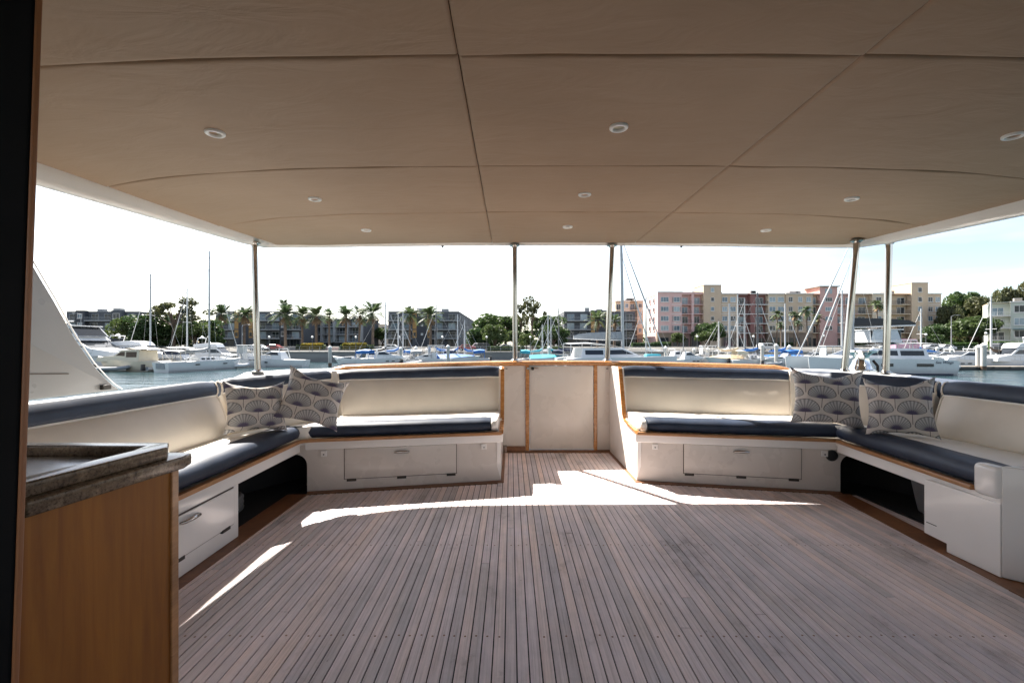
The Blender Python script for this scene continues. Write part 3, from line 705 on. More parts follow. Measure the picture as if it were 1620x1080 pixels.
# capstan
cp = thing('capstan', 'polished steel capstan with flared drum standing between two roof posts', 'capstan', (3.24, 4.21, .855))
MB().lathe([(.12, 0), (.12, .012), (.095, .02), (.085, .05)], 32).build('base', 'chrome', cp, local=True, smooth=40)
MB().lathe([(.085, .05), (.072, .075), (.062, .11), (.064, .14), (.085, .165), (.125, .178), (.128, .192), (.118, .198), (.03, .198)], 32).build('drum', 'chrome', cp, local=True, smooth=40)
MB().tube([(.10, -.07, .0), (.115, -.05, .05), (.095, -.02, .10)], .012, 8).build('rope_guide', 'dark_metal', cp, local=True, smooth=50)
# side wing of the superstructure
pts = [(3.02, .80), (2.96, .84), (2.90, .895), (2.82, .98), (2.70, 1.145), (2.58, 1.35), (2.51, 1.46), (2.30, 1.80), (1.1, 1.85), (1.1, .80)]
wg = thing('side_wing', 'grey shaded triangular wing panel rising outboard of the settee', 'wing panel', (-2.6, 2.0, .8))
MB().extr([(-2.585, y, z) for y, z in pts], (-.07, 0, 0)).build('panel', 'gelcoat_shaded', wg, bevel=.012, seg=3)
MB().tube([(-2.583, y + .004, z + .006) for y, z in pts[:8]], .0035, 6).build('edge_bead', 'gelcoat', wg, smooth=60)
MB().bar((-2.584, 1.1, 1.02), (-2.584, 2.66, .93), .004, .006).build('joint_line', 'gap_shadow', wg)
MB().box(-2.584, -2.56, 2.86, 2.92, .815, .845).build('fitting', 'dark_metal', wg, bevel=.004)

# ---- saloon doorway behind which the camera stands
def rk(z): return .882 + .033 * (z - 1.1)
fr = thing('door_frame', 'black saloon door frame with a strip of brown wood on its edge', 'door frame', (-1.2, .88, 0))
def raked(x0, x1, d0, d1, z0=0.0, z1=2.25):
    return MB().add([(x, rk(z) + d, z) for z in (z0, z1) for d in (d0, d1) for x in (x0, x1)], [(0, 2, 3, 1), (4, 5, 7, 6), (0, 1, 5, 4), (2, 6, 7, 3), (0, 4, 6, 2), (1, 3, 7, 5)])
raked(-1.45, -.926, -.022, -.009).build('frame_leaf', 'black_frame', fr, bevel=.003)
raked(-.9255, -.918, -.020, -.010).build('edge_strip', 'jamb_wood', fr, bevel=.003)
for nm, b in (('wall_saloon_side', MB().box(-2.6, -1.455, .84, .92, -.02, 2.3)), ('wall_saloon_opposite', MB().box(1.5, 3.6, .80, .88, -.02, .30).box(3.45, 3.6, .80, .88, .30, 2.06)),
              ('wall_saloon_back', MB().box(-2.6, 3.6, -3.1, -3.0, -.02, .6).box(-2.6, -2.2, -3.1, -3.0, .6, 2.1).box(3.2, 3.6, -3.1, -3.0, .6, 2.1)), ('wall_saloon_flank', MB().box(-2.66, -2.6, -3.0, .83, -.02, .75).box(-2.66, -2.6, -3.0, -2.2, .75, 2.06).box(-2.66, -2.6, .4, .83, .75, 2.06)),
              ('wall_saloon_flank_opposite', MB().box(3.6, 3.66, -3.0, .88, -.02, .75).box(3.6, 3.66, -3.0, -2.2, .75, 2.06)), ('ceiling_saloon', MB().box(-2.66, 3.66, -3.0, .60, 2.062, 2.3)), ('floor_saloon', MB().box(-2.6, 3.6, -3.0, .895, -.08, -.021))):
    struct(b, nm, 'saloon_wood')  # unseen saloon walls, cut low and left open to let fill light in

# ---- counter with granite top
ct = thing('bar_counter', 'varnished wood cabinet with raised granite rim standing behind the door frame', 'counter', (-1.3, 1.1, 0))
ax, ay = -.985, 1.33; gx, gy = -1.035, .955       # visible outer face runs from (gx, gy) to (ax, ay)
dx, dy = (ax - gx), (ay - gy)
def off(t, o): return (gx + dx * t + o * .99, gy + dy * t - o * .13)
MB().prism([(-1.04, .935), off(1.0, -.012), (-1.003, 1.36), (-1.9, 1.36), (-1.9, .935)], .0, .735).build('cabinet', 'cabinet_wood', ct)
MB().prism([off(1.0, -.014), off(1.0, -.006), (-.992, 1.362), (-1.01, 1.362)], .0, .734).build('corner_post', 'bench_teak', ct, bevel=.004)
MB().prism([off(0, .022), off(1.03, .026), (-.975, 1.392), (-1.9, 1.392), (-1.9, .945)], .736, .772).build('lower_slab', 'granite', ct, bevel=.006, seg=3)
MB().prism([off(0, .0), off(.94, .003), (-1.03, 1.372), (-1.9, 1.372), (-1.9, 1.325), (-1.065, 1.325), off(.80, -.058), off(0, -.058)], .7725, .806).build('rim', 'granite', ct, bevel=.005, seg=3)
MB().prism([off(0, -.06), off(.79, -.06), (-1.068, 1.322), (-1.9, 1.322), (-1.9, .95)], .7722, .776).build('worktop_inset', 'sink_steel', ct)
# ================================================================== the marina basin and the far shore
WZ = -2.3                                        # water level
struct(MB().add([(-2500, -1000, WZ), (2500, -1000, WZ), (2500, 90.4, WZ), (-2500, 90.4, WZ)], [(0, 1, 2, 3)]), 'water', 'water')
g = MB(); rows = [(90.5, -.32), (112, -.32), (124, .38), (170, .45), (2500, .6)]
for y, z in rows: g.v += [(-2500, y, z), (2500, y, z)]
for i in range(len(rows) - 1): g.f.append((2 * i, 2 * i + 1, 2 * i + 3, 2 * i + 2))
struct(g, 'ground', 'ground')
struct(MB().add([(-400, 98, -.312), (400, 98, -.312), (400, 107, -.312), (-400, 107, -.312)], [(0, 1, 2, 3)]), 'road', 'asphalt')
struct(MB().box(-400, 400, 107.0, 107.25, -.4, -.18), 'kerb', 'concrete')
swl = thing('seawall', 'long grey concrete seawall along the far edge of the marina', 'seawall', (0, 90.2, -4))
MB().box(-400, 400, 90, 90.6, -4, -.42).build('wall_face', 'seawall', swl)
MB().box(-400, 400, 89.85, 90.75, -.419, -.26).build('coping', 'concrete', swl)
rl = thing('promenade_railing', 'thin grey railing along the top of the far seawall', 'railing', (0, 90.5, -.26))
for z in (.25, .72): MB().box(-110, 110, 90.44, 90.48, z - .02, z + .02).build('rail', 'rail_metal', rl)
b = MB()
for i in range(111): b.box(-110 + 2 * i - .025, -110 + 2 * i + .025, 90.43, 90.49, -.26, .74)
o = b.build('upright', 'rail_metal', rl); o['kind'] = 'stuff'

# ---- windows and balconies shared between buildings
CACHE = {}
def cached(key, fn, smooth=None):
    if key not in CACHE: CACHE[key] = fn().mesh(key[0], smooth)
    return CACHE[key]
def put(name, me, mat, parent, loc=(0, 0, 0), rz=0):
    key = (me.name, mat)
    if not me.materials: me.materials.append(M[mat])
    elif me.materials[0] is not M[mat]:
        if key not in CACHE:
            m2 = me.copy(); m2.materials.clear(); m2.materials.append(M[mat]); CACHE[key] = m2
        me = CACHE[key]
    o = bpy.data.objects.new(name, me); COL.objects.link(o); o.parent = parent; o.location = loc; o.rotation_euler = (0, 0, rz); return o
def frame_mb(w, h, mull, sill):
    t = .09; b = MB(); b.box(-w / 2, -w / 2 + t, -.09, .05, 0, h).box(w / 2 - t, w / 2, -.09, .05, 0, h).box(-w / 2 + t, w / 2 - t, -.09, .05, h - t, h).box(-w / 2 + t, w / 2 - t, -.09, .05, 0, t)
    for k in range(mull): x = -w / 2 + w * (k + 1) / (mull + 1); b.box(x - .035, x + .035, -.07, .05, t, h - t)
    if sill: b.box(-w / 2 - .12, w / 2 + .12, -.16, -.091, -.12, .0)
    return b
def window(parent, x, y, z, w, h, glass, frame='trim_white', mull=1, sill=True, rz=0):
    w = round(w, 2); h = round(h, 2)
    f = put('window', cached(('window', w, h, mull, sill), lambda: frame_mb(w, h, mull, sill)), frame, parent, (x, y, z), rz)
    put('pane', cached(('pane', w, h), lambda: MB().box(-w / 2 + .08, w / 2 - .08, -.03, .0, .08, h - .08)), glass, f); return f
def rail_mb(w, kind):
    b = MB().box(-w / 2, w / 2, -.03, .03, .98, 1.05)
    if kind == 'solid': b.box(-w / 2, w / 2, -.02, .02, .0, .979)
    else:
        n = max(3, int(w / .28)); b.box(-w / 2, w / 2, -.02, .02, .06, .11)
        for k in range(n + 1): x = -w / 2 + .02 + (w - .04) * k / n; b.box(x - .016, x + .016, -.015, .015, .111, .979)
    return b
def balcony(parent, x, z, w, d, slab, railm, kind='bars', out=.25):
    w = round(w, 2)
    s = put('balcony', cached(('balcony', w, d, out), lambda: MB().box(-w / 2, w / 2, -out, d - .01, -.22, 0)), slab, parent, (x, 0, z))
    put('railing', cached(('railing', w, kind), lambda: rail_mb(w - .06, kind)), railm, s, (0, -out + .05, .0)); return s
GL = ['glass_blue', 'glass_dark', 'glass_blue', 'glass_pale', 'glass_dark']
def building(name, label, x0, Y, z0, bays, floors, ph, depth, gh, gmat, core='facade_slate', rz=0, cat='building', group=None, cornice='trim_white', roofm='roof_grey', door_glass=None, parapet=.5):
    T = thing(name, label, cat, (x0, Y, z0), rz, group); rs = random.Random(hash(label) % 9973 if False else len(label) * 31 + int(abs(x0) * 7))
    total = sum(b[1] for b in bays); x = 0; R = 1.5; top = gh + floors * ph
    MB().box(.05, total - .05, R, depth, 0, top).build('core_wall', core, T, local=True)
    MB().box(0, total, R + .02, depth + .1, top, top + .15).build('roof', roofm, T, local=True)
    for bay in bays:
        kind, w, mat = bay[:3]; extra = bay[3] if len(bay) > 3 else {}
        tz = top + extra.get('up', 0); z_lo = 0 if kind in 'tos' else gh
        xm = x + w / 2
        if kind in 'wtos':
            MB().box(x + .01, x + w - .01, -extra.get('out', 0), R - .005, z_lo, tz + parapet).build('wall', mat, T, local=True)
            if extra.get('up'):
                MB().box(x + .01, x + w - .01, R, R + w * 1.1, top + .16, tz + parapet).build('tower_wall', mat, T, local=True)
            if cornice:
                MB().box(x - .12, x + w + .12, -extra.get('out', 0) - .25, -extra.get('out', 0) - .01 if not extra.get('up') else R + w * 1.1 + .2, tz + parapet - .18 if not extra.get('up') else tz + parapet + .002, tz + parapet + .1).build('cornice', cornice, T, local=True)
        if kind == 'b' and cornice:
            MB().box(x, x + w, -.05, R, top + .16, top + parapet).build('parapet', mat, T, local=True)
        if kind == 'w' and gmat:
            MB().box(x + .01, x + w - .01, .05, R - .005, 0, gh - .01).build('plinth_wall', gmat, T, local=True)
        nf = floors + (1 if extra.get('up', 0) > 2 else 0)
        for f in range(nf):
            z = gh + f * ph
            if kind in 'wt':
                nw = extra.get('n', 1); ww = extra.get('ww', 1.6); hh = extra.get('hh', 1.55)
                if kind == 't' and extra.get('skip') and f in extra['skip']: continue
                for k in range(nw):
                    xx = x + w * (k + .5) / nw
                    window(T, xx, -extra.get('out', 0) - .005, z + (ph - hh) * .5, ww, hh, rs.choice(GL), 'trim_white', extra.get('m', 1))
                    if extra.get('sh'):
                        for sx in (-1, 1): put('shutter', cached(('shutter', hh), lambda: MB().box(-.22, .22, -.05, 0, 0, hh)), 'facade_mauve', T, (xx + sx * (ww / 2 + .26), -.02, z + (ph - hh) * .5))
            elif kind == 'b' and f < floors:
                balcony(T, xm, z, w, R, extra.get('slab', 'trim_white'), extra.get('rail', 'rail_dark'), extra.get('rk', 'bars'))
                dw = min(w * .62, 2.4); window(T, xm + rs.uniform(-.2, .2), R - .06, z + .02, dw, 2.2, rs.choice(GL), extra.get('fr', 'trim_white'), 1, False)
                if rs.random() < .35:
                    c = put('planter', cached(('planter',), lambda: MB().loft([[(-.3, -.15, 0), (.3, -.15, 0), (.3, .15, 0), (-.3, .15, 0)], [(-.36, -.2, .45), (.36, -.2, .45), (.36, .2, .45), (-.36, .2, .45)]])), 'facade_stone', T, (xm + rs.uniform(-.6, .6), .35, z))
            elif kind == 'o':
                MB().box(x + .1, x + w - .1, -.06, -.001, z + .15, z + ph - .15).build('orange_panel', 'panel_orange', T, local=True)
                if f % 2 == 0: window(T, xm, -.065, z + .7, w * .5, 1.2, 'glass_dark', 'rail_dark', 0, False)
            elif kind == 's':
                window(T, xm, -.01, z + 1.0, .7, .7, 'glass_pale', 'trim_white', 0, False)
            if kind in 'w' and f > 0 and extra.get('band', True) and cornice:
                MB().box(x, x + w, -.06, -.002, z - .12, z + .05).build('string_course', cornice, T, local=True)
        if kind == 'b':
            if extra.get('shop', True): window(T, xm, R - .06, .1, w * .7, min(2.6, gh - .5), 'glass_dark', 'rail_dark', 2, False)
        elif kind == 'w' and gmat:
            window(T, xm, .0, .1, min(w * .6, 3), min(2.8, gh - .8), 'glass_dark', 'rail_dark', 1, False)
        x += w
    return T, total, top
GB = dict(slab='facade_pale', rail='facade_pale', fr='facade_pale')
def P(px, Y): return xa(px, Y)
Y0 = 150
def grey(label, px, bays, **k):
    return building('apartment_block', label, P(px, Y0), Y0, .42, bays, 3, 2.95, k.get('depth', 18), 2.75, 'facade_slate', 'facade_grey', group='grey apartment blocks on the far shore', cornice=None, rz=k.get('rz', 0), parapet=.35)
b_, o_, s_, w_ = ('b', 4.4, 'facade_slate', GB), ('o', 1.5, 'facade_grey'), ('s', 3.4, 'facade_slate'), ('w', 3.4, 'facade_grey', dict(n=1, ww=2.2, hh=1.8, band=False))
grey('grey apartment block half hidden behind the triangular wing and leafy trees', 98, [b_, ('w', 3, 'facade_slate', dict(n=1, band=False)), b_, b_, w_, b_])
grey('grey apartment block with orange panels beside a roof post and feathery palms', 336, [('b', 3.6, 'facade_slate', GB), ('b', 3.6, 'facade_slate', GB), o_, ('s', 3.2, 'facade_slate'), o_, b_, b_, ('w', 2.2, 'facade_slate', dict(n=1, ww=1.2, band=False)), b_])
T, tot, top = grey('grey apartment block with orange panels and a long wing receding towards round trees', 612, [b_, ('b', 4.0, 'facade_slate', GB), o_, s_, o_, b_, b_], depth=66)
for f in range(3):
    for k in range(9):
        window(T, tot - .04, 6 + k * 6.4, 2.75 + f * 2.95 + .4, 2.2, 1.7, random.choice(GL), 'facade_pale', 1, False, radians(90))
T, tot, top = grey('grey apartment block behind the catamaran with the grey sail cover', 893, [b_, ('b', 4.2, 'facade_slate', GB), o_, s_, o_, b_, b_], depth=40)
for f in range(3):
    for k in range(5):
        window(T, .04, 5 + k * 6.4, 2.75 + f * 2.95 + .4, 2.2, 1.7, random.choice(GL), 'facade_pale', 1, False, radians(-90))
fin = ('w', .9, 'facade_pale', dict(n=0, band=False))
wing = []
for k in range(5): wing += [('b', 4.1, 'facade_slate', GB), fin]
building('apartment_block', 'grey apartment wing with tall pale fins between its balconies', P(470, 166), 166, .45, wing, 3, 2.75, 14, 1.6, None, 'facade_grey', cornice=None, group='grey apartment blocks on the far shore', rz=radians(-9), parapet=.2)
building('low_building', 'low pale building with flat roof behind the date palms', P(548, 205), 205, .5, [('w', 6, 'facade_beige', dict(n=2, band=False))] * 3, 3, 2.9, 14, .6, None, 'facade_beige', cornice=None)
YP = 143
q = lambda a, b: (b - a) / F * YP
BR = dict(slab='facade_pink', rail='rail_dark'); BT = dict(slab='facade_beige', rail='rail_dark')
def resort(label, px, bays, **k):
    Y = k.get('Y', YP); return building('apartment_building', label, P(px, Y), Y, .42, bays, 4, 2.98, k.get('depth', 14), 4.4, 'facade_stone', k.get('core', 'facade_tan'), rz=radians(k.get('rz', 0)), group='colourful apartment buildings on the far shore', roofm='roof_tile', parapet=k.get('parapet', .4))
resort('tan apartment wing with stacked balconies set back behind the pink building', 975, [('b', 2.6, 'facade_beige', BT), ('w', 2.4, 'facade_tan', dict(n=1, ww=1.2)), ('b', 2.6, 'facade_beige', BT), ('w', 2.2, 'facade_tan', dict(n=1, ww=1.2))], Y=166)
T, tot, top = resort('pink apartment building with shuttered windows at its lit corner', 1040, [('w', q(1040, 1062), 'facade_pink', dict(n=1, ww=2.5, m=2, out=.3)), ('w', q(1062, 1079), 'facade_pink', dict(n=1, ww=1.9, sh=1)), ('b', q(1079, 1094), 'facade_pink', BR), ('w', q(1094, 1098), 'facade_pink', dict(n=0)), ('b', q(1098, 1112), 'facade_pink', BR)], core='facade_pink', depth=11, parapet=.9)
for f in range(4):
    for k in range(2): window(T, -.0, 3.5 + 4.2 * k, 4.4 + 2.98 * f + .7, 1.3, 1.5, 'glass_dark', 'trim_white', 0, True, radians(-90))
resort('tan apartment building with a square tower beside the pink building', 1112, [('t', q(1112, 1140), 'facade_tan', dict(n=1, ww=1.1, hh=1.3, m=0, up=2.6, out=.5)), ('w', q(1140, 1166), 'facade_tan', dict(n=2, ww=1.7))])
resort('brick red apartment building with pale balcony slabs', 1166, [('b', q(1166, 1187), 'facade_red', dict(slab='trim_white', rail='rail_dark')), ('w', q(1187, 1195), 'facade_red', dict(n=0)), ('b', q(1195, 1215), 'facade_red', dict(slab='trim_white', rail='rail_dark'))], core='facade_red')
resort('beige apartment building with paired windows between red and pink fronts', 1215, [('w', q(1215, 1242), 'facade_beige', dict(n=2, ww=2.0)), ('w', q(1242, 1272), 'facade_tan', dict(n=2, ww=1.3, out=.4)), ('w', q(1272, 1286), 'facade_tan', dict(n=1, ww=1.5)), ('b', q(1286, 1297), 'facade_beige', BT)])
T, tot, top = resort('rose pink tower with an overhanging roof and an open arched top', 1297, [('t', q(1297, 1325), 'facade_rose', dict(n=1, ww=2.2, hh=1.3, m=2, up=2.0, skip=(4,))), ('b', q(1325, 1340), 'facade_rose', BR), ('b', q(1340, 1357), 'facade_rose', BR)], core='facade_rose')
w0 = q(1297, 1325)
MB().box(-.7, w0 + .7, -.7, 7.2, top + 2.52, top + 2.75).build('overhang_roof', 'roof_grey', T, local=True, bevel=.03)
for k in (-1, 1): MB().box(w0 / 2 + k * .7 - .4, w0 / 2 + k * .7 + .4, -.03, -.002, top + .35, top + 1.9).build('arch_opening', 'glass_pale', T, local=True)
resort('tan apartment building with curved white balconies behind the dark sail cover', 1357, [('b', q(1357, 1380), 'facade_tan', BT), ('w', q(1380, 1400), 'facade_beige', dict(n=1, ww=1.7)), ('b', q(1400, 1420), 'facade_tan', BT), ('b', q(1420, 1440), 'facade_tan', BT)])
resort('tan corner building with the tallest square tower beside the dark green trees', 1440, [('t', q(1440, 1466), 'facade_tan', dict(n=1, ww=1.3, hh=1.5, m=0, up=3.3, out=.5)), ('w', q(1466, 1489), 'facade_tan', dict(n=2, ww=1.5))], depth=12)
# pale apartment house at the end of the quay
T, tot, top = building('apartment_house', 'pale mint apartment house with long white balconies behind the clipped hedge', P(1563, 124), 124, -.1, [('b', 4.2, 'facade_mint', dict(slab='trim_white', rail='trim_white')), ('w', 4.0, 'facade_mint', dict(n=1, ww=2.8, hh=1.9, m=2, band=False)), ('b', 4.2, 'facade_mint', dict(slab='trim_white', rail='trim_white'))], 3, 3.3, 10, 2.4, 'facade_mint', 'facade_mint', roofm='boat_tan', parapet=.3, rz=radians(-40))
MB().box(4.6, 7.8, -1.0, -.07, 5.25, 5.35).build('awning', 'awning_teal', T, local=True)

# ---- vegetation
def leaf_quads(b, c, n, rad, size, rs, flat=.8):
    for _ in range(n):
        while True:
            p = Vector((rs.uniform(-1, 1), rs.uniform(-1, 1), rs.uniform(-1, 1)))
            if .25 < p.length < 1: break
        p = p.normalized() * (p.length ** .45); p = Vector((p.x * rad, p.y * rad, p.z * rad * flat)) + c
        a = Vector((rs.gauss(0, 1), rs.gauss(0, 1), rs.gauss(0, .7))).normalized(); t = a.cross(Vector((rs.gauss(0, 1), rs.gauss(0, 1), rs.gauss(0, 1)))).normalized()
        w = a.cross(t) * size * rs.uniform(.35, .6); a = t * size * rs.uniform(.6, 1.1)
        b.add([p - a, p + w, p + a, p - w], [(0, 1, 2, 3)])
def crown_mesh(kind, seed):
    rs = random.Random(seed); b = MB(); tips = []
    if kind == 'round':
        for _ in range(30):
            a, e = rs.uniform(0, 2 * pi), rs.uniform(-.35, 1.3); r = rs.uniform(1.8, 3.1)
            c = Vector((cos(a) * cos(e) * r, sin(a) * cos(e) * r, 3.4 + sin(e) * r * .8)); leaf_quads(b, c, 150, rs.uniform(.8, 1.35), .30, rs); tips.append(c)
    elif kind == 'dense':
        for _ in range(34):
            a = rs.uniform(0, 2 * pi); z = rs.uniform(.2, 6.5); r = rs.uniform(.8, 3.0) * (1 - .5 * (z / 6.5) ** 2)
            c = Vector((cos(a) * r, sin(a) * r, z)); leaf_quads(b, c, 140, rs.uniform(.8, 1.5), .32, rs); tips.append(c)
    else:   # sparse tufts at the ends of long limbs
        for _ in range(22):
            a = rs.uniform(0, 2 * pi); e = rs.uniform(.15, 1.35); r = rs.uniform(2.2, 4.2)
            c = Vector((cos(a) * cos(e) * r * .9, sin(a) * cos(e) * r * .9, 3.2 + sin(e) * r)); leaf_quads(b, c, 70, rs.uniform(.35, .75), .24, rs, .6); tips.append(c)
    return b, tips
TREES = {}
def tree_proto(kind, seed):
    if (kind, seed) in TREES: return TREES[(kind, seed)]
    b, tips = crown_mesh(kind, seed); rs = random.Random(seed + 1); tr = MB()
    h0 = 1.4 if kind != 'sparse' else 3.0
    tr.tube([(0, 0, -.3), (.05, 0, h0 * .5), (-.05, .05, h0), (0, 0, h0 + 1.2)], [.26, .2, .17, .1], 8)
    for c in rs.sample(tips, 12 if kind == 'sparse' else 7):
        m = Vector((c.x * .45, c.y * .45, (h0 + c.z) * .5 + .1)); tr.tube([(0, 0, h0 * rs.uniform(.8, 1.0)), m, c], [.11, .07, .025], 5)
    zs_ = [v[2] for v in b.v]; xs_ = sorted(v[0] for v in b.v)
    TREES[(kind, seed)] = (b.mesh('crown'), tr.mesh('trunk', 60), sorted(zs_)[int(len(zs_) * .985)], xs_[int(len(xs_) * .98)] - xs_[int(len(xs_) * .02)])
    return TREES[(kind, seed)]
def tree(px, Y, top_y, wpx, kind, seed, leafm, label, zb=None, group='trees on the far shore'):
    zb = zb if zb is not None else (-.3 if Y < 112 else .42)
    cm, tm, H, Wm = tree_proto(kind, seed)
    T = thing('leafy_tree' if kind != 'sparse' else 'tall_tree', label, 'tree', (xa(px, Y), Y, zb), random.uniform(0, 6.28), group)
    sz = (za(top_y, Y) - zb) / H; sx = (wpx / F * Y) / Wm; T.scale = (sx, sx, sz)
    put('trunk', tm, 'bark', T); put('crown', cm, leafm, T); return T
tree(203, 118, 503, 46, 'round', 1, 'leaf_mid', 'spreading green tree beside the grey block half hidden by the wing')
tree(235, 116, 500, 52, 'dense', 2, 'leaf_dark', 'dense dark green tree between the left masts and grey blocks'.replace('left ', 'two tall '))
tree(272, 120, 503, 60, 'dense', 3, 'leaf_dark', 'dense dark green tree under the tall thin topped tree')
tree(275, 114, 473, 66, 'sparse', 4, 'leaf_olive', 'tall tree with a thin tufted crown above the yachts')
tree(308, 113, 512, 46, 'round', 5, 'leaf_mid', 'yellowish green round tree beside the palms and orange panels')
tree(330, 118, 508, 40, 'dense', 2, 'leaf_dark', 'dark bushy tree at the corner of the orange panelled block')
tree(776, 122, 501, 52, 'dense', 6, 'leaf_dark', 'broad dense tree at the end of the receding grey wing')
tree(800, 128, 502, 56, 'round', 1, 'leaf_dark', 'broad round topped tree behind a roof post on the cap rail')
tree(782, 104, 515, 34, 'round', 5, 'leaf_mid', 'small round tree on the promenade in front of broader trees')
tree(758, 112, 520, 30, 'dense', 3, 'leaf_dark', 'small dark tree beside parked cars and the receding grey wing')
tree(815, 112, 524, 30, 'round', 1, 'leaf_mid', 'small green tree behind the roof post at the gate latch')
tree(842, 112, 471, 40, 'sparse', 7, 'leaf_olive', 'tall slender tree with open tufted crown beside the gate post')
tree(824, 124, 479, 22, 'sparse', 8, 'leaf_olive', 'leaning thin tree with few tufts next to the slender tree')
tree(862, 126, 502, 56, 'dense', 2, 'leaf_dark', 'dark bushy tree beside the grey block behind the catamaran')
tree(876, 116, 516, 40, 'round', 5, 'leaf_dark', 'low round tree among the masts near turquoise boat covers')
tree(833, 100, 529, 22, 'round', 1, 'leaf_mid', 'small bright green tree by the promenade lamp')
tree(1072, 132, 527, 20, 'round', 1, 'leaf_mid', 'small round street tree in front of the pink building')
tree(1122, 134, 512, 40, 'round', 5, 'leaf_dark', 'dark round tree in front of the square tan tower')
tree(1118, 126, 525, 26, 'round', 6, 'leaf_mid', 'bright round tree below the dark tree at the tan tower')
tree(1362, 136, 520, 20, 'dense', 3, 'leaf_dark', 'dark narrow tree at the tan building behind the sail cover')
tree(1478, 124, 515, 38, 'dense', 6, 'leaf_dark', 'dark tree in front of the tallest tan tower')
tree(1520, 150, 466, 52, 'dense', 2, 'leaf_dark', 'tall dark tree between the tallest tower and the mint house')
tree(1547, 145, 474, 40, 'dense', 3, 'leaf_olive', 'tall brownish tree beside the mint apartment house')
tree(1505, 138, 486, 36, 'round', 1, 'leaf_olive', 'mid height olive tree next to the tallest tan tower')
tree(1537, 122, 504, 52, 'round', 6, 'leaf_mid', 'round yellow green tree standing over the clipped hedge')
tree(1588, 150, 460, 34, 'round', 5, 'leaf_olive', 'flat topped tree rising behind the mint house roof')
tree(1618, 148, 456, 30, 'dense', 6, 'leaf_olive', 'dense tree rising behind the far end of the mint house')
for k, (px, t) in enumerate(((560, 522), (585, 518), (605, 520), (520, 523), (540, 520))):
    tree(px, 175, t, 34, 'round', (1, 5, 6)[k % 3], 'leaf_mid', 'green garden tree between the date palms and the low pale building', .45, 'garden trees behind the palms')
# palms
def frond(b, base, az, el, L, droop, rs, nl=13):
    d = Vector((cos(az), sin(az), 0)); pts = []
    for k in range(7):
        t = k / 6; pts.append(base + d * (L * t * cos(el) * (1 - .12 * t)) + Vector((0, 0, L * t * sin(el) - droop * L * t * t)))
    for k in range(6):
        p, q_ = pts[k], pts[k + 1]; s_ = d.cross(Vector((0, 0, 1))) * .03; b.add([p - s_, p + s_, q_ + s_, q_ - s_], [(0, 1, 2, 3)])
    for k in range(nl):
        t = .15 + .85 * k / (nl - 1); f = t * 6; i = min(5, int(f)); p = pts[i].lerp(pts[i + 1], f - i); tg = (pts[i + 1] - pts[i]).normalized()
        ll = L * .30 * (1 - .55 * abs(t - .4)) * rs.uniform(.85, 1.1)
        for sg in (-1, 1):
            sd = (d.cross(Vector((0, 0, 1))) * sg * .8 + tg * .75 + Vector((0, 0, -.15 + rs.uniform(-.1, .15)))).normalized(); w = tg * .11
            b.add([p - w, p + w, p + sd * ll], [(0, 1, 2)])
def palm_proto(kind, seed):
    rs = random.Random(seed); b = MB(); dry = MB(); n = 34 if kind == 'date' else 22; L = 3.6 if kind == 'date' else 2.0
    for k in range(n):
        el = rs.uniform(-.25, 1.25); frond(b, Vector((0, 0, 0)), k * 2.4 + rs.uniform(-.2, .2), el, L * rs.uniform(.85, 1.1), .28 + .2 * rs.random() + (.15 if kind != 'date' else 0), rs)
    for k in range(16):
        frond(dry, Vector((0, 0, -.25)), k * 2.4, rs.uniform(-1.1, -.45), L * .5, .12, rs, 8)
    return b.mesh('crown'), dry.mesh('dry_fronds')
PALMS = {(k, i): palm_proto(k, 50 + i) for k in ('date', 'fan') for i in range(3)}
trunks = {'date': MB().tube([(0, 0, 0), (.05, 0, .3), (-.03, 0, .6), (0, 0, .93), (0, 0, 1.0)], [.36, .30, .29, .36, .42], 9).mesh('trunk', 60),
          'fan': MB().tube([(0, 0, 0), (.08, 0, .3), (.02, 0, .6), (0, 0, 1.0)], [.26, .19, .16, .17], 8).mesh('trunk', 60)}
def palm(px, Y, crown_y, kind, var, wpx, label, group):
    zb = -.3 if Y < 112 else .42; h = za(crown_y, Y) - zb
    T = thing('date_palm' if kind == 'date' else 'fan_palm', label, 'palm tree', (xa(px, Y), Y, zb), random.uniform(0, 6.28), group)
    T.rotation_euler.x = random.uniform(-.035, .035); T.rotation_euler.y = random.uniform(-.035, .035)
    t = put('trunk', trunks[kind], 'palm_bark', T); sx = random.uniform(.9, 1.15); t.scale = (sx, sx, h)
    sc = (wpx / F * Y) / (4.6 if kind == 'date' else 2.7)
    c = put('crown', PALMS[(kind, var)][0], 'leaf_palm', T, (0, 0, h)); c.scale = (sc,) * 3
    d = put('dry_fronds', PALMS[(kind, var)][1], 'dry_frond', T, (0, 0, h)); d.scale = (sc,) * 3
for i, (px, Y, cy, w) in enumerate(((351, 132, 497, 34), (386, 130, 499, 34), (452, 118, 497, 40), (451, 150, 482, 18), (478, 124, 500, 34), (500, 122, 500, 34), (521, 138, 500, 26), (547, 124, 499, 34), (568, 122, 499, 34), (590, 116, 495, 38), (648, 132, 498, 32), (681, 128, 500, 32), (945, 130, 506, 32), (972, 132, 508, 24))):
    lab = 'date palm with drooping brown lower fronds in front of grey apartments' if px not in (945, 972) else 'date palm in front of the grey block behind the catamaran boom'
    palm(px, Y, cy, 'date', i % 3, w, lab, 'date palms before the grey apartments' if px not in (945, 972) else 'date palms behind the catamaran boom')
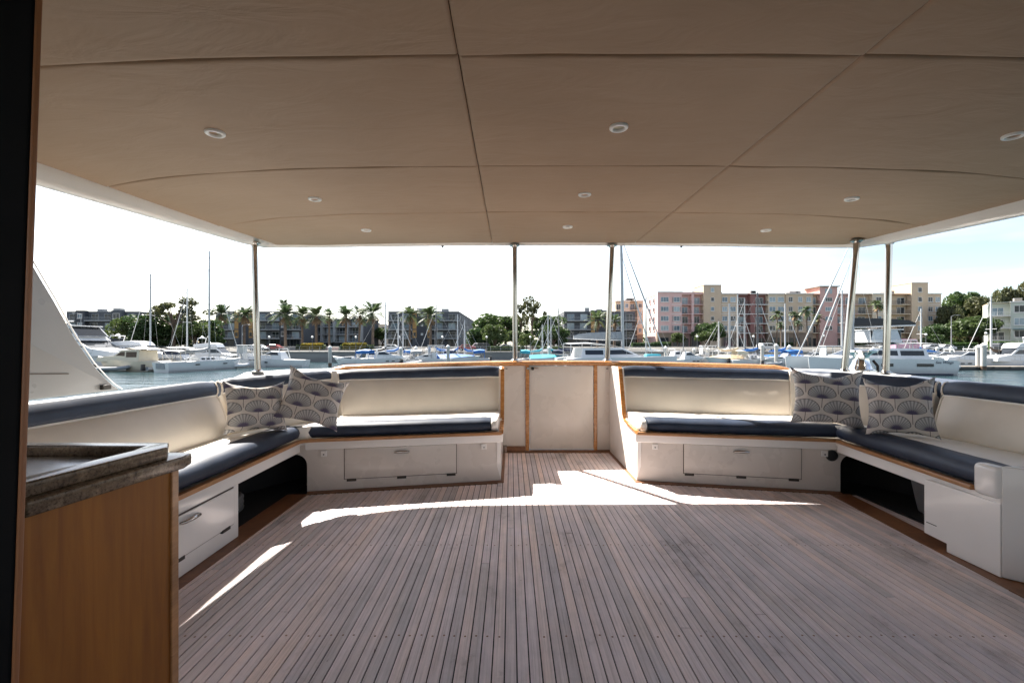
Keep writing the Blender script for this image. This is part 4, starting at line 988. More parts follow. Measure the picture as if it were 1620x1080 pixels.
for i, (px, Y, cy, w) in enumerate(((1228, 134, 497, 18), (1257, 134, 498, 18), (1278, 132, 491, 20), (1296, 134, 503, 16), (1388, 132, 482, 22), (1236, 130, 514, 14), (1262, 130, 510, 14), (1420, 134, 510, 18))):
    palm(px, Y, cy, 'fan', i % 3, w, 'slender palm with small drooping crown before the tan and pink fronts', 'slender palms before the colourful apartments')
# hedges and flower beds
def hedge(name, label, x0, x1, y0, y1, z0, z1, mat, n, size=.22, seed=3):
    rs = random.Random(seed); b = MB()
    for _ in range(n):
        p = Vector((rs.uniform(x0, x1), rs.uniform(y0, y1), rs.uniform(z0, z1) + .18 * noise.noise(Vector((x0 + rs.random(), 0, 0)))))
        if rs.random() < .6: p.y = y0 + rs.uniform(-.08, .12)
        elif rs.random() < .6: p.z = z1 + rs.uniform(-.1, .15)
        a = Vector((rs.gauss(0, 1), rs.gauss(0, .6), rs.gauss(0, 1))).normalized() * size; t = a.cross(Vector((rs.gauss(0, 1), rs.gauss(0, 1), rs.gauss(0, 1)))).normalized() * size * .5
        b.add([p - a, p + t, p + a, p - t], [(0, 1, 2, 3)])
    b.box(x0 + .1, x1 - .1, y0 + .1, y1 - .1, z0 - .3, z1 - .1)
    solo(b, name, mat, label, 'hedge', ((x0 + x1) / 2, y0, z0))
hedge('clipped_hedge', 'clipped green hedge below the yellow green tree', P(1504, 112), P(1548, 112), 112, 113.5, -.3, 1.4, 'leaf_hedge', 2600)
hedge('clipped_hedge', 'long bright hedge in front of the mint apartment house', P(1572, 112), P(1660, 112), 112, 113.5, -.3, 1.7, 'leaf_hedge', 4200, seed=5)
for i, (a, c, Y, z, m, lab) in enumerate(((468, 512, 110, .9, 'leaf_mid', 'green shrub bed below the fins of the grey wing'), (476, 508, 109.4, 1.25, 'leaf_yellow', 'yellow flower bed below the fins of the grey wing'), (537, 590, 110, .9, 'leaf_mid', 'green shrub bed at the foot of the three tall date palms'), (542, 578, 109.4, 1.3, 'leaf_yellow', 'yellow flower bed at the foot of the three tall date palms'), (1035, 1062, 132, 1.7, 'leaf_dark', 'dark shrub row at the pink building corner'), (1205, 1262, 136, 1.6, 'leaf_dark', 'dark hedge below the brick red building'), (1060, 1000, 130, 1.5, 'leaf_dark', 'dark shrubs at the base of the tan wing'), (770, 830, 98.5, .6, 'leaf_mid', 'low green verge plants beside the parked dark car'), (850, 890, 98.5, .5, 'leaf_mid', 'low green verge plants beside the turquoise covers'))):
    a, c = min(a, c), max(a, c)
    hedge('shrub_bed' if m != 'leaf_yellow' else 'flower_bed', lab, P(a, Y), P(c, Y), Y, Y + 1.6, -.3, z, m, 1300, seed=20 + i)
# planted retaining bank with steps
bk = thing('retaining_bank', 'grey planted retaining wall with pinkish steps under the date palms', 'retaining wall', (P(530, 112), 112, -.3))
MB().box(P(400, 112), P(505, 112), 111, 120, -.4, .55).build('wall_block', 'concrete', bk)
MB().box(P(538, 112), P(640, 112), 111, 120, -.4, .55).build('wall_block', 'concrete', bk)
for k in range(6): MB().box(P(505, 112) + .02, P(538, 112) - .02, 110.5 + .5 * k, 111 + .5 * k - .005, -.4, -.15 + .13 * k).build('step', 'facade_mauve', bk)
# far wood closing the horizon
rs = random.Random(4); b = MB()
for k in range(420):
    c = Vector((rs.uniform(-520, 520), rs.uniform(300, 340), rs.uniform(1, 7.5))); leaf_quads(b, c, 26, rs.uniform(3, 6), 1.3, rs)
o = b.build('treeline', 'leaf_dark'); o['kind'] = 'stuff'; o['label'] = 'distant dark belt of trees behind the buildings'; o['category'] = 'trees'

# ---- street furniture and cars
LM = {}
def lamp(px, Y, gy):
    zb = -.3 if Y < 112 else .42; z = za(gy, Y); h = z - zb
    T = thing('globe_lamp', 'dark post lamp with a single white globe on the promenade', 'street lamp', (xa(px, Y), Y, zb), 0, 'globe lamps along the promenade')
    MB().lathe([(.12, 0), (.12, .3), (.06, .4), (.05, h - .25), (.09, h - .2)], 8).build('post', 'lamp_post', T, local=True, smooth=40)
    put('globe', cached(('globe',), lambda: MB().lathe([(.02, -.24), (.15, -.19), (.24, -.06), (.24, .06), (.15, .19), (.02, .24)], 12), 60), 'lamp_glass', T, (0, 0, h))
for px, Y, gy in ((189, 97, 534), (330, 97, 533), (426, 97, 533), (494, 97, 533), (563, 97, 533), (632, 97, 533), (700, 97, 533), (770, 97, 533), (839, 97, 533), (1103, 97, 532), (1192, 97, 532), (1303, 97, 531), (1420, 97, 529), (1465, 97, 529), (1560, 97, 527)):
    lamp(px, Y, gy)
for px, ty, sg, lab in ((128, 497, -1, 'tall street light with short arm near the triangular wing'), (383, 515, 1, 'tall street light before the orange panels next to a roof post'), (1081, 512, -1, 'tall street light before the pink building'), (1505, 500, 1, 'tall street light before the olive tree')):
    Y = 100; zb = -.3; h = za(ty, Y) - zb
    T = thing('street_light', lab, 'street light', (xa(px, Y), Y, zb))
    MB().tube([(0, 0, 0), (0, 0, h * .6), (0, 0, h)], [.1, .07, .05], 8).build('post', 'rail_metal', T, local=True, smooth=50)
    MB().tube([(0, 0, h - .05), (sg * .8, 0, h + .25), (sg * 1.7, 0, h + .25)], .035, 6).build('arm', 'rail_metal', T, local=True, smooth=50)
    MB().box(sg * 1.6 - .3, sg * 1.6 + .3, -.12, .12, h + .16, h + .24).build('head', 'rail_metal', T, local=True, bevel=.03)
def car(px, Y, mat, label, kind='car', flip=1, L=4.4):
    T = thing('parked_car' if kind != 'van' else 'tour_van', label, 'car' if kind != 'van' else 'van', (xa(px, Y), Y, -.312))
    if kind == 'van':
        L = 6.0; body = [(-3, .45), (-3, 2.35), (-2.8, 2.6), (1.6, 2.6), (2.1, 1.55), (2.85, 1.25), (3, .9), (3, .45)]; wins = [[(-2.7, 1.5), (-2.7, 2.2), (-1.4, 2.2), (-1.4, 1.5)], [(-1.2, 1.5), (-1.2, 2.2), (.1, 2.2), (.1, 1.5)], [(.35, 1.5), (.35, 2.2), (1.5, 2.2), (1.75, 1.5)]]; wx = (-1.9, 1.9); hw = 1.0
    elif kind == 'suv':
        body = [(-2.2, .4), (-2.25, 1.0), (-2.1, 1.65), (-1.8, 1.75), (.5, 1.75), (1.1, 1.1), (2.1, .95), (2.25, .6), (2.2, .4)]; wins = [[(-1.9, 1.12), (-1.8, 1.58), (-.75, 1.6), (-.75, 1.12)], [(-.62, 1.12), (-.62, 1.6), (.42, 1.6), (.85, 1.12)]]; wx = (-1.35, 1.4); hw = .9
    else:
        body = [(-2.2, .35), (-2.25, .85), (-1.7, 1.0), (-1.1, 1.42), (.3, 1.45), (1.0, .98), (2.0, .85), (2.2, .6), (2.15, .35)]; wins = [[(-1.35, 1.02), (-1.0, 1.34), (-.4, 1.36), (-.4, 1.02)], [(-.3, 1.02), (-.3, 1.36), (.25, 1.36), (.72, 1.02)]]; wx = (-1.35, 1.35); hw = .86
    fx = lambda pts: [(x * flip, z) for x, z in pts]
    MB().extr([(x, -hw, z) for x, z in fx(body)], (0, 2 * hw, 0)).build('body', mat, T, local=True, bevel=.09, seg=2)
    for w in wins:
        for sd in (-1, 1): MB().extr([(x, sd * (hw + .012), z) for x, z in fx(w)], (0, -sd * .03, 0)).build('side_window', 'boat_glass', T, local=True)
    wm = cached(('wheel',), lambda: MB().lathe([(.2, -.12), (.33, -.11), (.34, 0), (.33, .11), (.2, .12)], 16).xf(Matrix.Rotation(radians(90), 4, 'X')), 40); hm = cached(('hubcap',), lambda: MB().lathe([(.2, -.13), (.19, -.135)], 12).xf(Matrix.Rotation(radians(90), 4, 'X')))
    for xw in wx:
        for sd in (-1, 1):
            w = put('wheel', wm, 'tyre', T, (xw * flip, sd * (hw - .08), .34)); put('hub', hm, 'hub', w, (0, 0, 0), 0 if sd > 0 else pi)
    e = body[-2]; MB().box(min(e[0] * flip, e[0] * flip - .06 * flip), max(e[0] * flip, e[0] * flip - .06 * flip) + .02, -hw + .1, -hw + .4, e[1] + .0, e[1] + .16).build('headlight', 'lamp_glass', T, local=True)
    return T
V = car(1433, 101, 'van_pink', 'pink and white tour van parked on the quay behind the catamaran', 'van')
MB().box(-2.95, 1.6, -1.03, -1.015, 2.25, 2.5).build('white_stripe', 'car_white', V, local=True)
car(740, 100, 'car_red', 'small red car parked beside the grey receding wing')
car(755, 101.5, 'car_white', 'white car parked between a red car and a dark off-roader', 'suv', -1)
car(769, 100, 'car_dark', 'dark off-roader parked beside a white car', 'suv')
car(798, 102, 'car_silver', 'silver car parked behind the verge plants by the roof post', 'car', -1)
car(1475, 101, 'car_silver', 'silver car parked next to the pink van', 'car')
car(1493, 102.5, 'car_white', 'white car parked beyond a silver car near the hedge', 'car', -1)
car(1590, 101, 'car_dark', 'dark car parked below the bright hedge', 'suv')
car(1617, 101, 'car_blue', 'blue car parked below the mint apartment house', 'car')
car(411, 101, 'car_silver', 'silver car parked behind the express cruiser by the roof post', 'car')
car(431, 102, 'car_red', 'red car parked behind the express cruiser', 'car', -1)
car(1215, 101, 'car_white', 'white car parked below the brick red building', 'suv')
car(622, 101, 'car_white', 'white car parked behind the black sail cover', 'car')
# roof plant on the long blocks
for T in [o for o in COL.objects if o.get('category') == 'building' and o.parent is None]:
    core = [c for c in T.children if c.name.startswith('core_wall')][0]; xm = max(v.co.x for v in core.data.vertices); zt = max(v.co.z for v in core.data.vertices)
    rs = random.Random(int(xm * 100)); 
    for k in range(2):
        x = rs.uniform(.15, .75) * xm; MB().box(x, x + rs.uniform(1.2, 3), 3.5, 5.5, zt + .151, zt + rs.uniform(.9, 1.7)).build('roof_plant', 'roof_grey', T, local=True)
# ================================================================== boats, docks and piles
def halfw(s, B): return B / 2 * (.80 + .2 * min(1, s / .4)) if s < .45 else B / 2 * max(.012, 1 - ((s - .45) / .55) ** 2.3)
def hull_parts(T, L, B, fs, fb, mat, deckm='boat_deck', stripe='boat_navy', rake=.8, n=14):
    rings = []; dk = []; st = []
    for k in range(n + 1):
        s = k / n; w = halfw(s, B); x = -L / 2 + L * s; z = fs + (fb - fs) * s ** 1.7; xl = x - rake * s ** 5 - (.0 if s > 0 else -.15)
        sec = [(x, w, z), (xl + (x - xl) * .5, w * .95, z * .5), (xl, w * .88, .05), (xl - .2 * s, w * .6, -.4)]
        rings.append(sec + [(a, -b, c) for a, b, c in sec[::-1]])
        dk.append([(x - .02 * (s > .9), w * .985, z - .05), (x - .02, 0, z + .03), (x - .02 * (s > .9), -w * .985, z - .05)])
        t = lambda zz: xl + (x - xl) * (zz / z)
        st.append([(xl + .004, w * .885 + .012, .10), (xl + .004, w * .88 + .012, .24), (xl + .004, -w * .88 - .012, .24), (xl + .004, -w * .885 - .012, .10)])
    h = MB().loft(rings, closed=False, caps=False); h.f.append(tuple(range(8)))
    hl = h.build('hull', mat, T, local=True, smooth=40)
    MB().loft(dk, closed=False, caps=False).build('deck', deckm, T, local=True, smooth=40)
    sm = MB()
    for sd in (0, 2):
        sm.loft([[r[sd], r[sd + 1]] for r in st[:-1]], closed=False, caps=False)
    sm.build('boot_stripe', stripe, hl, local=True)
    return hl
def tprism(prof, wb, wt):
    z0 = min(p[1] for p in prof); z1 = max(p[1] for p in prof); f = lambda z: wb + (wt - wb) * (z - z0) / max(.01, z1 - z0)
    b = MB(); n = len(prof)
    return b.add([(x, f(z), z) for x, z in prof] + [(x, -f(z), z) for x, z in prof], [tuple(range(n)), tuple(range(n, 2 * n))[::-1]] + [(i, n + i, n + (i + 1) % n, (i + 1) % n) for i in range(n)]), f
def cabin(T, prof, wb, wt, mat, wins=(), front=None, glass='boat_glass', name='cabin'):
    b, f = tprism(prof, wb, wt); c = b.build(name, mat, T, local=True, bevel=.05, seg=2)
    for w in wins:
        for sd in (1, -1):
            MB().add([(x, sd * (f(z) + .022), z) for x, z in w] + [(x, sd * (f(z) - .03), z) for x, z in w], [tuple(range(len(w))), tuple(range(len(w), 2 * len(w)))[::-1]] + [(i, (i + 1) % len(w), len(w) + (i + 1) % len(w), len(w) + i) for i in range(len(w))]).build('side_window', glass, c, local=True)
    if front:
        (xa_, za_), (xb, zb) = front; d = Vector((xb - xa_, 0, zb - za_)).normalized(); nrm = Vector((-d.z, 0, d.x)); nrm = nrm if nrm.x * (1 if xa_ > 0 or xb > xa_ else 1) > 0 or True else -nrm
        cxm = sum(p[0] for p in prof) / len(prof)
        if nrm.x * ((xa_ + xb) / 2 - cxm) < 0: nrm = -nrm
        p0 = Vector((xa_, 0, za_)) + d * .08 + nrm * .022; p1 = Vector((xb, 0, zb)) - d * .08 + nrm * .022
        w0, w1 = f(za_) * .90, f(zb) * .90
        MB().extr([(p0.x, w0, p0.z), (p1.x, w1, p1.z), (p1.x, -w1, p1.z), (p0.x, -w0, p0.z)], nrm * -.05).build('windscreen', glass, c, local=True)
    return c
def stanchions(T, L, B, fs, fb, s0=.25, n=9, h=.6, mat='steel'):
    b = MB(); 
    for sd in (1, -1):
        pts = []
        for k in range(n + 1):
            s = s0 + (.985 - s0) * k / n; w = max(.05, halfw(s, B) - .08); z = fs + (fb - fs) * s ** 1.7; x = -L / 2 + L * s
            b.tube([(x, sd * w, z), (x, sd * w, z + h)], .014, 5); pts.append((x, sd * w, z + h))
        b.tube(pts, .016, 5)
    b.build('guard_rail', mat, T, local=True)
def boat_root(name, label, px, Y, hdg, cat='boat', group=None, X=None):
    return thing(name, label, cat, (X if X is not None else xa(px, Y), Y, WZ), radians(hdg), group)
def rig(T, L, fs, mast_x, H, mastm='mast_white', cover='boat_navy', boom=True, stays=True, boom_len=None, thick=1.0, furl='mast_white', sp=True, cover_h=.22):
    m = MB().tube([(mast_x, 0, fs * .6), (mast_x, 0, H * .6), (mast_x, 0, H)], [.13 * thick, .12 * thick, .09 * thick], 8).build('mast', mastm, T, local=True, smooth=50)
    MB().tube([(mast_x, 0, H), (mast_x - .05, 0, H + .5)], .02, 4).build('antenna', 'mast_dark', m, local=True)
    bl = boom_len or L * .36; zb = fs + 1.15
    if boom:
        MB().tube([(mast_x - .1, 0, zb), (mast_x - bl, 0, zb + .05)], .07, 6).build('boom', mastm, T, local=True, smooth=50)
        if cover: MB().tube([(mast_x + .12, 0, zb + .95), (mast_x - .05, 0, zb + .55), (mast_x - bl * .25, 0, zb + .28), (mast_x - bl * .6, 0, zb + .2), (mast_x - bl * .95, 0, zb + .12)], [.08, .2, cover_h, cover_h * .85, .07], 8).build('sail_cover', cover, T, local=True, smooth=60)
    if stays:
        MB().tube([(L / 2 - .25, 0, fs + .45), ((L / 2 - .25 + mast_x) / 2, 0, (H * .97 + fs + .4) / 2), (mast_x, 0, H * .97)], [.035, .05, .02], 6).build('forestay', furl, T, local=True, smooth=60)
        MB().tube([(-L / 2 + .2, 0, fs), (mast_x, 0, H)], .013, 4).build('backstay', 'rope', T, local=True)
        for sd in (1, -1): MB().tube([(mast_x - .1, sd * L * .13, fs), (mast_x, sd * .75 * (1 if sp else .3), H * .55), (mast_x, 0, H * .93)], .012, 4).build('shroud', 'rope', T, local=True)
    if sp: MB().tube([(mast_x, -.85, H * .55), (mast_x, .85, H * .55)], .028, 5).build('spreader', mastm, T, local=True)
def sailboat(px, Y, top_y, hdg, label, L=None, mastm='mast_white', cover='boat_navy', hullm='boat_white', stripe='boat_navy', thick=1.0, bimini=None, frac=.08, stays=True, mast_at_px=True, furl='mast_white'):
    H = za(top_y, Y) - WZ; L = L or max(7.0, min(13, H * .85)); B = L * .31; fs, fb = L * .085 + .2, L * .11 + .25; mx_ = L * frac
    a = radians(hdg); X = xa(px, Y) - cos(a) * mx_; Yc = Y - sin(a) * mx_
    T = thing('sailboat', label, 'sailboat', (X, Yc, WZ), a, 'sailboats moored in the marina')
    hull_parts(T, L, B, fs, fb, hullm, stripe=stripe)
    ch = .42 + L * .012; z0 = fs + .04
    prof = [(-L * .12, z0 - .1), (-L * .12, z0 + ch), (L * .10, z0 + ch * .95), (L * .26, z0 + ch * .25), (L * .28, z0 - .1)]
    wn_ = [[(-L * .10 + L * .06 * k, z0 + ch * .35), (-L * .10 + L * .06 * k, z0 + ch * .75), (-L * .06 + L * .06 * k, z0 + ch * .75), (-L * .06 + L * .06 * k, z0 + ch * .35)] for k in range(3)]
    cabin(T, prof, B * .30, B * .25, 'boat_white', wn_)
    for sd in (1, -1):
        for k in (-.22, .12): MB().box(L * k, L * k + L * .05, sd * B * .487 - .03, sd * B * .487 + .03, fs * .66, fs * .66 + .14).build('portlight', 'boat_glass', T, local=True)
    MB().box(-L / 2 - .03, -L / 2 + .12, -B * .20, B * .20, fs * .35, fs * .92).build('transom_recess', 'boat_grey', T, local=True)
    rig(T, L, fs, mx_, H, mastm, cover, thick=thick, stays=stays, furl=furl)
    stanchions(T, L, B, fs, fb)
    if bimini:
        zb = fs + 1.9
        MB().loft([[(-L * .44, -B * .32, zb - .12), (-L * .44, 0, zb), (-L * .44, B * .32, zb - .12)], [(-L * .30, -B * .34, zb - .06), (-L * .30, 0, zb + .08), (-L * .30, B * .34, zb - .06)], [(-L * .16, -B * .32, zb - .2), (-L * .16, 0, zb - .05), (-L * .16, B * .32, zb - .2)]], closed=False, caps=False).build('bimini', bimini, T, local=True, smooth=60)
        fr_ = MB()
        for x in (-.42, -.30, -.18):
            for sd in (1, -1): fr_.tube([(L * x, sd * B * .33, zb - .12), (-L * .3, sd * B * .36, fs)], .02, 5)
        fr_.build('bimini_frame', 'steel', T, local=True)
        wh = MB().tube([(-L * .36, .45 * cos(t), fs + .75 + .45 * sin(t)) for t in [2 * pi * k / 16 for k in range(17)]], .02, 5); wh.build('wheel', 'boat_black', T, local=True)
    return T
def motor(px, Y, hdg, L, label, style='express', canvas='boat_blue', hullm='boat_white', stripe='boat_navy', X=None):
    T = boat_root('motor_boat', label, px, Y, hdg, 'motor boat', 'motor boats moored in the marina', X)
    B = L * .33; fs, fb = L * .075 + .35, L * .125 + .45
    hull_parts(T, L, B, fs, fb, hullm, stripe=stripe, rake=1.2)
    z = fs
    if style == 'express':
        prof = [(-L * .16, z), (-L * .10, z + 1.25), (L * .02, z + 1.35), (L * .16, z + .75), (L * .36, z + .52), (L * .40, z + .1)]
        cabin(T, prof, B * .40, B * .30, 'boat_white', [[(-L * .10, z + .75), (-L * .08, z + 1.15), (L * .02, z + 1.2), (L * .13, z + .78)]], ((L * .16, z + .75), (L * .02, z + 1.35)))
        MB().tube([(-L * .16, -B * .42, z), (-L * .12, -B * .38, z + 1.7), (-L * .12, B * .38, z + 1.7), (-L * .16, B * .42, z)], .07, 6).build('radar_arch', 'boat_white', T, local=True, smooth=60)
        for k in (.05, .16):
            for sd in (1, -1): MB().box(L * k, L * k + .5, sd * B * .49 - .03, sd * B * .49 + .03, fs * .62, fs * .62 + .16).build('portlight', 'boat_glass', T, local=True)
    elif style == 'cuddy':
        prof = [(-L * .02, z), (0, z + .5), (L * .18, z + .45), (L * .38, z + .15), (L * .38, z)]
        cabin(T, prof, B * .38, B * .28, 'boat_white', [[(L * .03, z + .18), (L * .03, z + .4), (L * .17, z + .36), (L * .24, z + .2)]])
        MB().loft([[(-L * .02, -B * .4, z + .3), (-L * .02, B * .4, z + .3)], [(-L * .09, -B * .34, z + 1.0), (-L * .09, B * .34, z + 1.0)]], closed=False, caps=False).build('windscreen', 'clear_vinyl', T, local=True)
        if canvas:
            MB().loft([[(-L * .36, -B * .40, z + 1.45), (-L * .36, 0, z + 1.6), (-L * .36, B * .40, z + 1.45)], [(-L * .22, -B * .42, z + 1.5), (-L * .22, 0, z + 1.7), (-L * .22, B * .42, z + 1.5)], [(-L * .07, -B * .38, z + 1.35), (-L * .07, 0, z + 1.5), (-L * .07, B * .38, z + 1.35)]], closed=False, caps=False).build('canopy', canvas, T, local=True, smooth=60)
            for sd in (1, -1):
                MB().add([(-L * .36, sd * B * .41, z + 1.45), (-L * .22, sd * B * .425, z + 1.5), (-L * .07, sd * B * .385, z + 1.35), (-L * .09, sd * B * .41, z + .9), (-L * .36, sd * B * .42, z + 1.0)], [(0, 1, 2, 3, 4)]).build('side_curtain', canvas, T, local=True)
                for x in (-.36, -.07): MB().tube([(L * x, sd * B * .4, z), (L * x, sd * B * .4, z + 1.42)], .03, 5).build('canopy_pole', 'boat_blue' if canvas == 'boat_blue' else 'steel', T, local=True)
        MB().box(-L * .5 - .35, -L * .5 + .05, -.22, .22, .1, fs + .35).build('outboard', 'boat_black', T, local=True, bevel=.08, seg=3)
    elif style == 'covered':
        MB().loft([[(L * (-.5 + .88 * s), -halfw(.05 + .85 * s, B) * 1.02, fs + (fb - fs) * s ** 1.7 + .02), (L * (-.5 + .88 * s), 0, fs + .25 + .55 * sin(pi * (.25 + .6 * s))), (L * (-.5 + .88 * s), halfw(.05 + .85 * s, B) * 1.02, fs + (fb - fs) * s ** 1.7 + .02)] for s in [k / 9 for k in range(10)]], closed=False, caps=False).build('boat_cover', canvas, T, local=True, smooth=60)
    elif style in ('flybridge', 'yacht'):
        k = 1.0 if style == 'flybridge' else 1.15
        prof = [(-L * .30, z), (-L * .30, z + 1.9 * k), (L * .06, z + 1.9 * k), (L * .18, z + .95 * k), (L * .38, z + .6), (L * .40, z)]
        cabin(T, prof, B * .42, B * .36, 'boat_white', [[(-L * .27, z + 1.05 * k), (-L * .27, z + 1.65 * k), (-L * .12, z + 1.65 * k), (-L * .12, z + 1.05 * k)], [(-L * .10, z + 1.05 * k), (-L * .10, z + 1.65 * k), (L * .05, z + 1.65 * k), (L * .135, z + 1.05 * k)]], ((L * .18, z + .95 * k), (L * .06, z + 1.9 * k)))
        z2 = z + 1.92 * k
        prof = [(-L * .33, z2), (-L * .33, z2 + .5), (-L * .05, z2 + .75), (L * .04, z2 + .6), (L * .08, z2)]
        cabin(T, prof, B * .40, B * .37, 'boat_white', name='flybridge')
        if style == 'yacht':
            prof = [(-L * .30, z2 + .5), (-L * .30, z2 + 2.0), (L * .0, z2 + 2.0), (L * .07, z2 + .6)]
            cabin(T, prof, B * .37, B * .34, 'boat_white', [[(-L * .20, z2 + .95), (-L * .20, z2 + 1.75), (-L * .09, z2 + 1.75), (-L * .09, z2 + .95)], [(-L * .075, z2 + .95), (-L * .075, z2 + 1.75), (-L * .0, z2 + 1.75), (L * .035, z2 + .95)]], ((L * .07, z2 + .6), (0, z2 + 2.0)), name='bridge')
            MB().box(-L * .34, L * .02, -B * .36, B * .36, z2 + 2.02, z2 + 2.14).build('hardtop', 'boat_white', T, local=True, bevel=.04)
            MB().tube([(-L * .12, 0, z2 + 2.1), (-L * .16, 0, z2 + 2.8)], [.14, .08], 6).build('radar_mast', 'boat_white', T, local=True)
            MB().box(-L * .16 - .15, -L * .16 + .15, -.9, .9, z2 + 2.8, z2 + 2.95).build('radar', 'boat_white', T, local=True, bevel=.03)
            for sd in (1, -1): MB().add([(-L * .22, sd * B * .505, fs * .55), (-L * .22, sd * B * .505, fs * .85), (L * .05, sd * B * .505, fs * .9), (L * .10, sd * B * .49, fs * .72), (L * .03, sd * B * .5, fs * .55)], [(0, 1, 2, 3, 4)]).build('hull_window', 'boat_glass', T, local=True)
        else:
            MB().tube([(-L * .28, -B * .38, z2 + .4), (-L * .25, -B * .36, z2 + 1.5), (-L * .25, B * .36, z2 + 1.5), (-L * .28, B * .38, z2 + .4)], .06, 6).build('radar_arch', 'boat_white', T, local=True, smooth=60)
            MB().lathe([(.05, 0), (.28, .05), (.28, .2), (.05, .3)], 12, (-L * .25, 0, z2 + 1.52)).build('radar_dome', 'boat_white', T, local=True, smooth=40)
    elif style == 'pilothouse':
        prof = [(-L * .02, z), (0, z + .9), (L * .12, z + .85), (L * .34, z + .35), (L * .36, z)]
        cabin(T, prof, B * .38, B * .30, 'boat_white', [[(L * .02, z + .4), (L * .02, z + .7), (L * .12, z + .68), (L * .2, z + .4)]])
        MB().box(-L * .30, L * .06, -B * .38, B * .38, z + 2.25, z + 2.37).build('hardtop', 'boat_white', T, local=True, bevel=.05)
        p = MB()
        for x in (-.28, -.1, .04):
            for sd in (1, -1): p.tube([(L * x, sd * B * .36, z), (L * x * .95, sd * B * .35, z + 2.27)], .045, 6)
        p.build('top_frame', 'boat_white', T, local=True)
        MB().loft([[(L * .05, -B * .36, z + .9), (L * .05, B * .36, z + .9)], [(L * .03, -B * .35, z + 2.2), (L * .03, B * .35, z + 2.2)]], closed=False, caps=False).build('windscreen', 'clear_vinyl', T, local=True)
        MB().box(-L * .14, -L * .02, -B * .2, B * .2, z, z + 1.1).build('console', 'boat_white', T, local=True, bevel=.05)
    elif style == 'canopy':
        prof = [(-L * .2, z), (-L * .2, z + 1.5), (L * .04, z + 1.5), (L * .14, z + .8), (L * .36, z + .55), (L * .38, z)]
        cabin(T, prof, B * .40, B * .36, 'boat_cream', [[(-L * .17, z + .6), (-L * .17, z + 1.3), (-L * .03, z + 1.3), (-L * .03, z + .6)], [(-L * .01, z + .75), (-L * .01, z + 1.3), (L * .04, z + 1.3), (L * .11, z + .8)]], ((L * .14, z + .8), (L * .04, z + 1.5)), glass='boat_brown')
        MB().loft([[(-L * .34, -B * .42, z + 1.62), (-L * .34, 0, z + 1.72), (-L * .34, B * .42, z + 1.62)], [(-L * .1, -B * .44, z + 1.75), (-L * .1, 0, z + 1.92), (-L * .1, B * .44, z + 1.75)], [(L * .08, -B * .40, z + 1.6), (L * .08, 0, z + 1.7), (L * .08, B * .40, z + 1.6)]], closed=False, caps=False).build('canopy', canvas, T, local=True, smooth=60)
    if style in ('express', 'flybridge', 'yacht', 'pilothouse'): stanchions(T, L, B, fs, fb, .5, 7, .55)
    return T
def dinghy(px, Y, hdg, label, L=3.4, tubem='boat_grey'):
    T = boat_root('dinghy', label, px, Y, hdg, 'dinghy', 'dinghies in the marina')
    pts = [(-L / 2, -.6, .35), (L * .2, -.6, .38), (L * .42, -.35, .5), (L / 2, 0, .58), (L * .42, .35, .5), (L * .2, .6, .38), (-L / 2, .6, .35)]
    MB().tube(pts, [.2, .22, .22, .21, .22, .22, .2], 8).build('tube', tubem, T, local=True, smooth=60)
    MB().prism([(-L / 2 + .1, -.5), (L * .25, -.5), (L * .42, 0), (L * .25, .5), (-L / 2 + .1, .5)], .12, .3).build('floor', 'boat_white', T, local=True)
    MB().box(-L / 2 - .35, -L / 2 + .05, -.17, .17, .15, .95).build('outboard', 'boat_black', T, local=True, bevel=.06, seg=3)
    return T
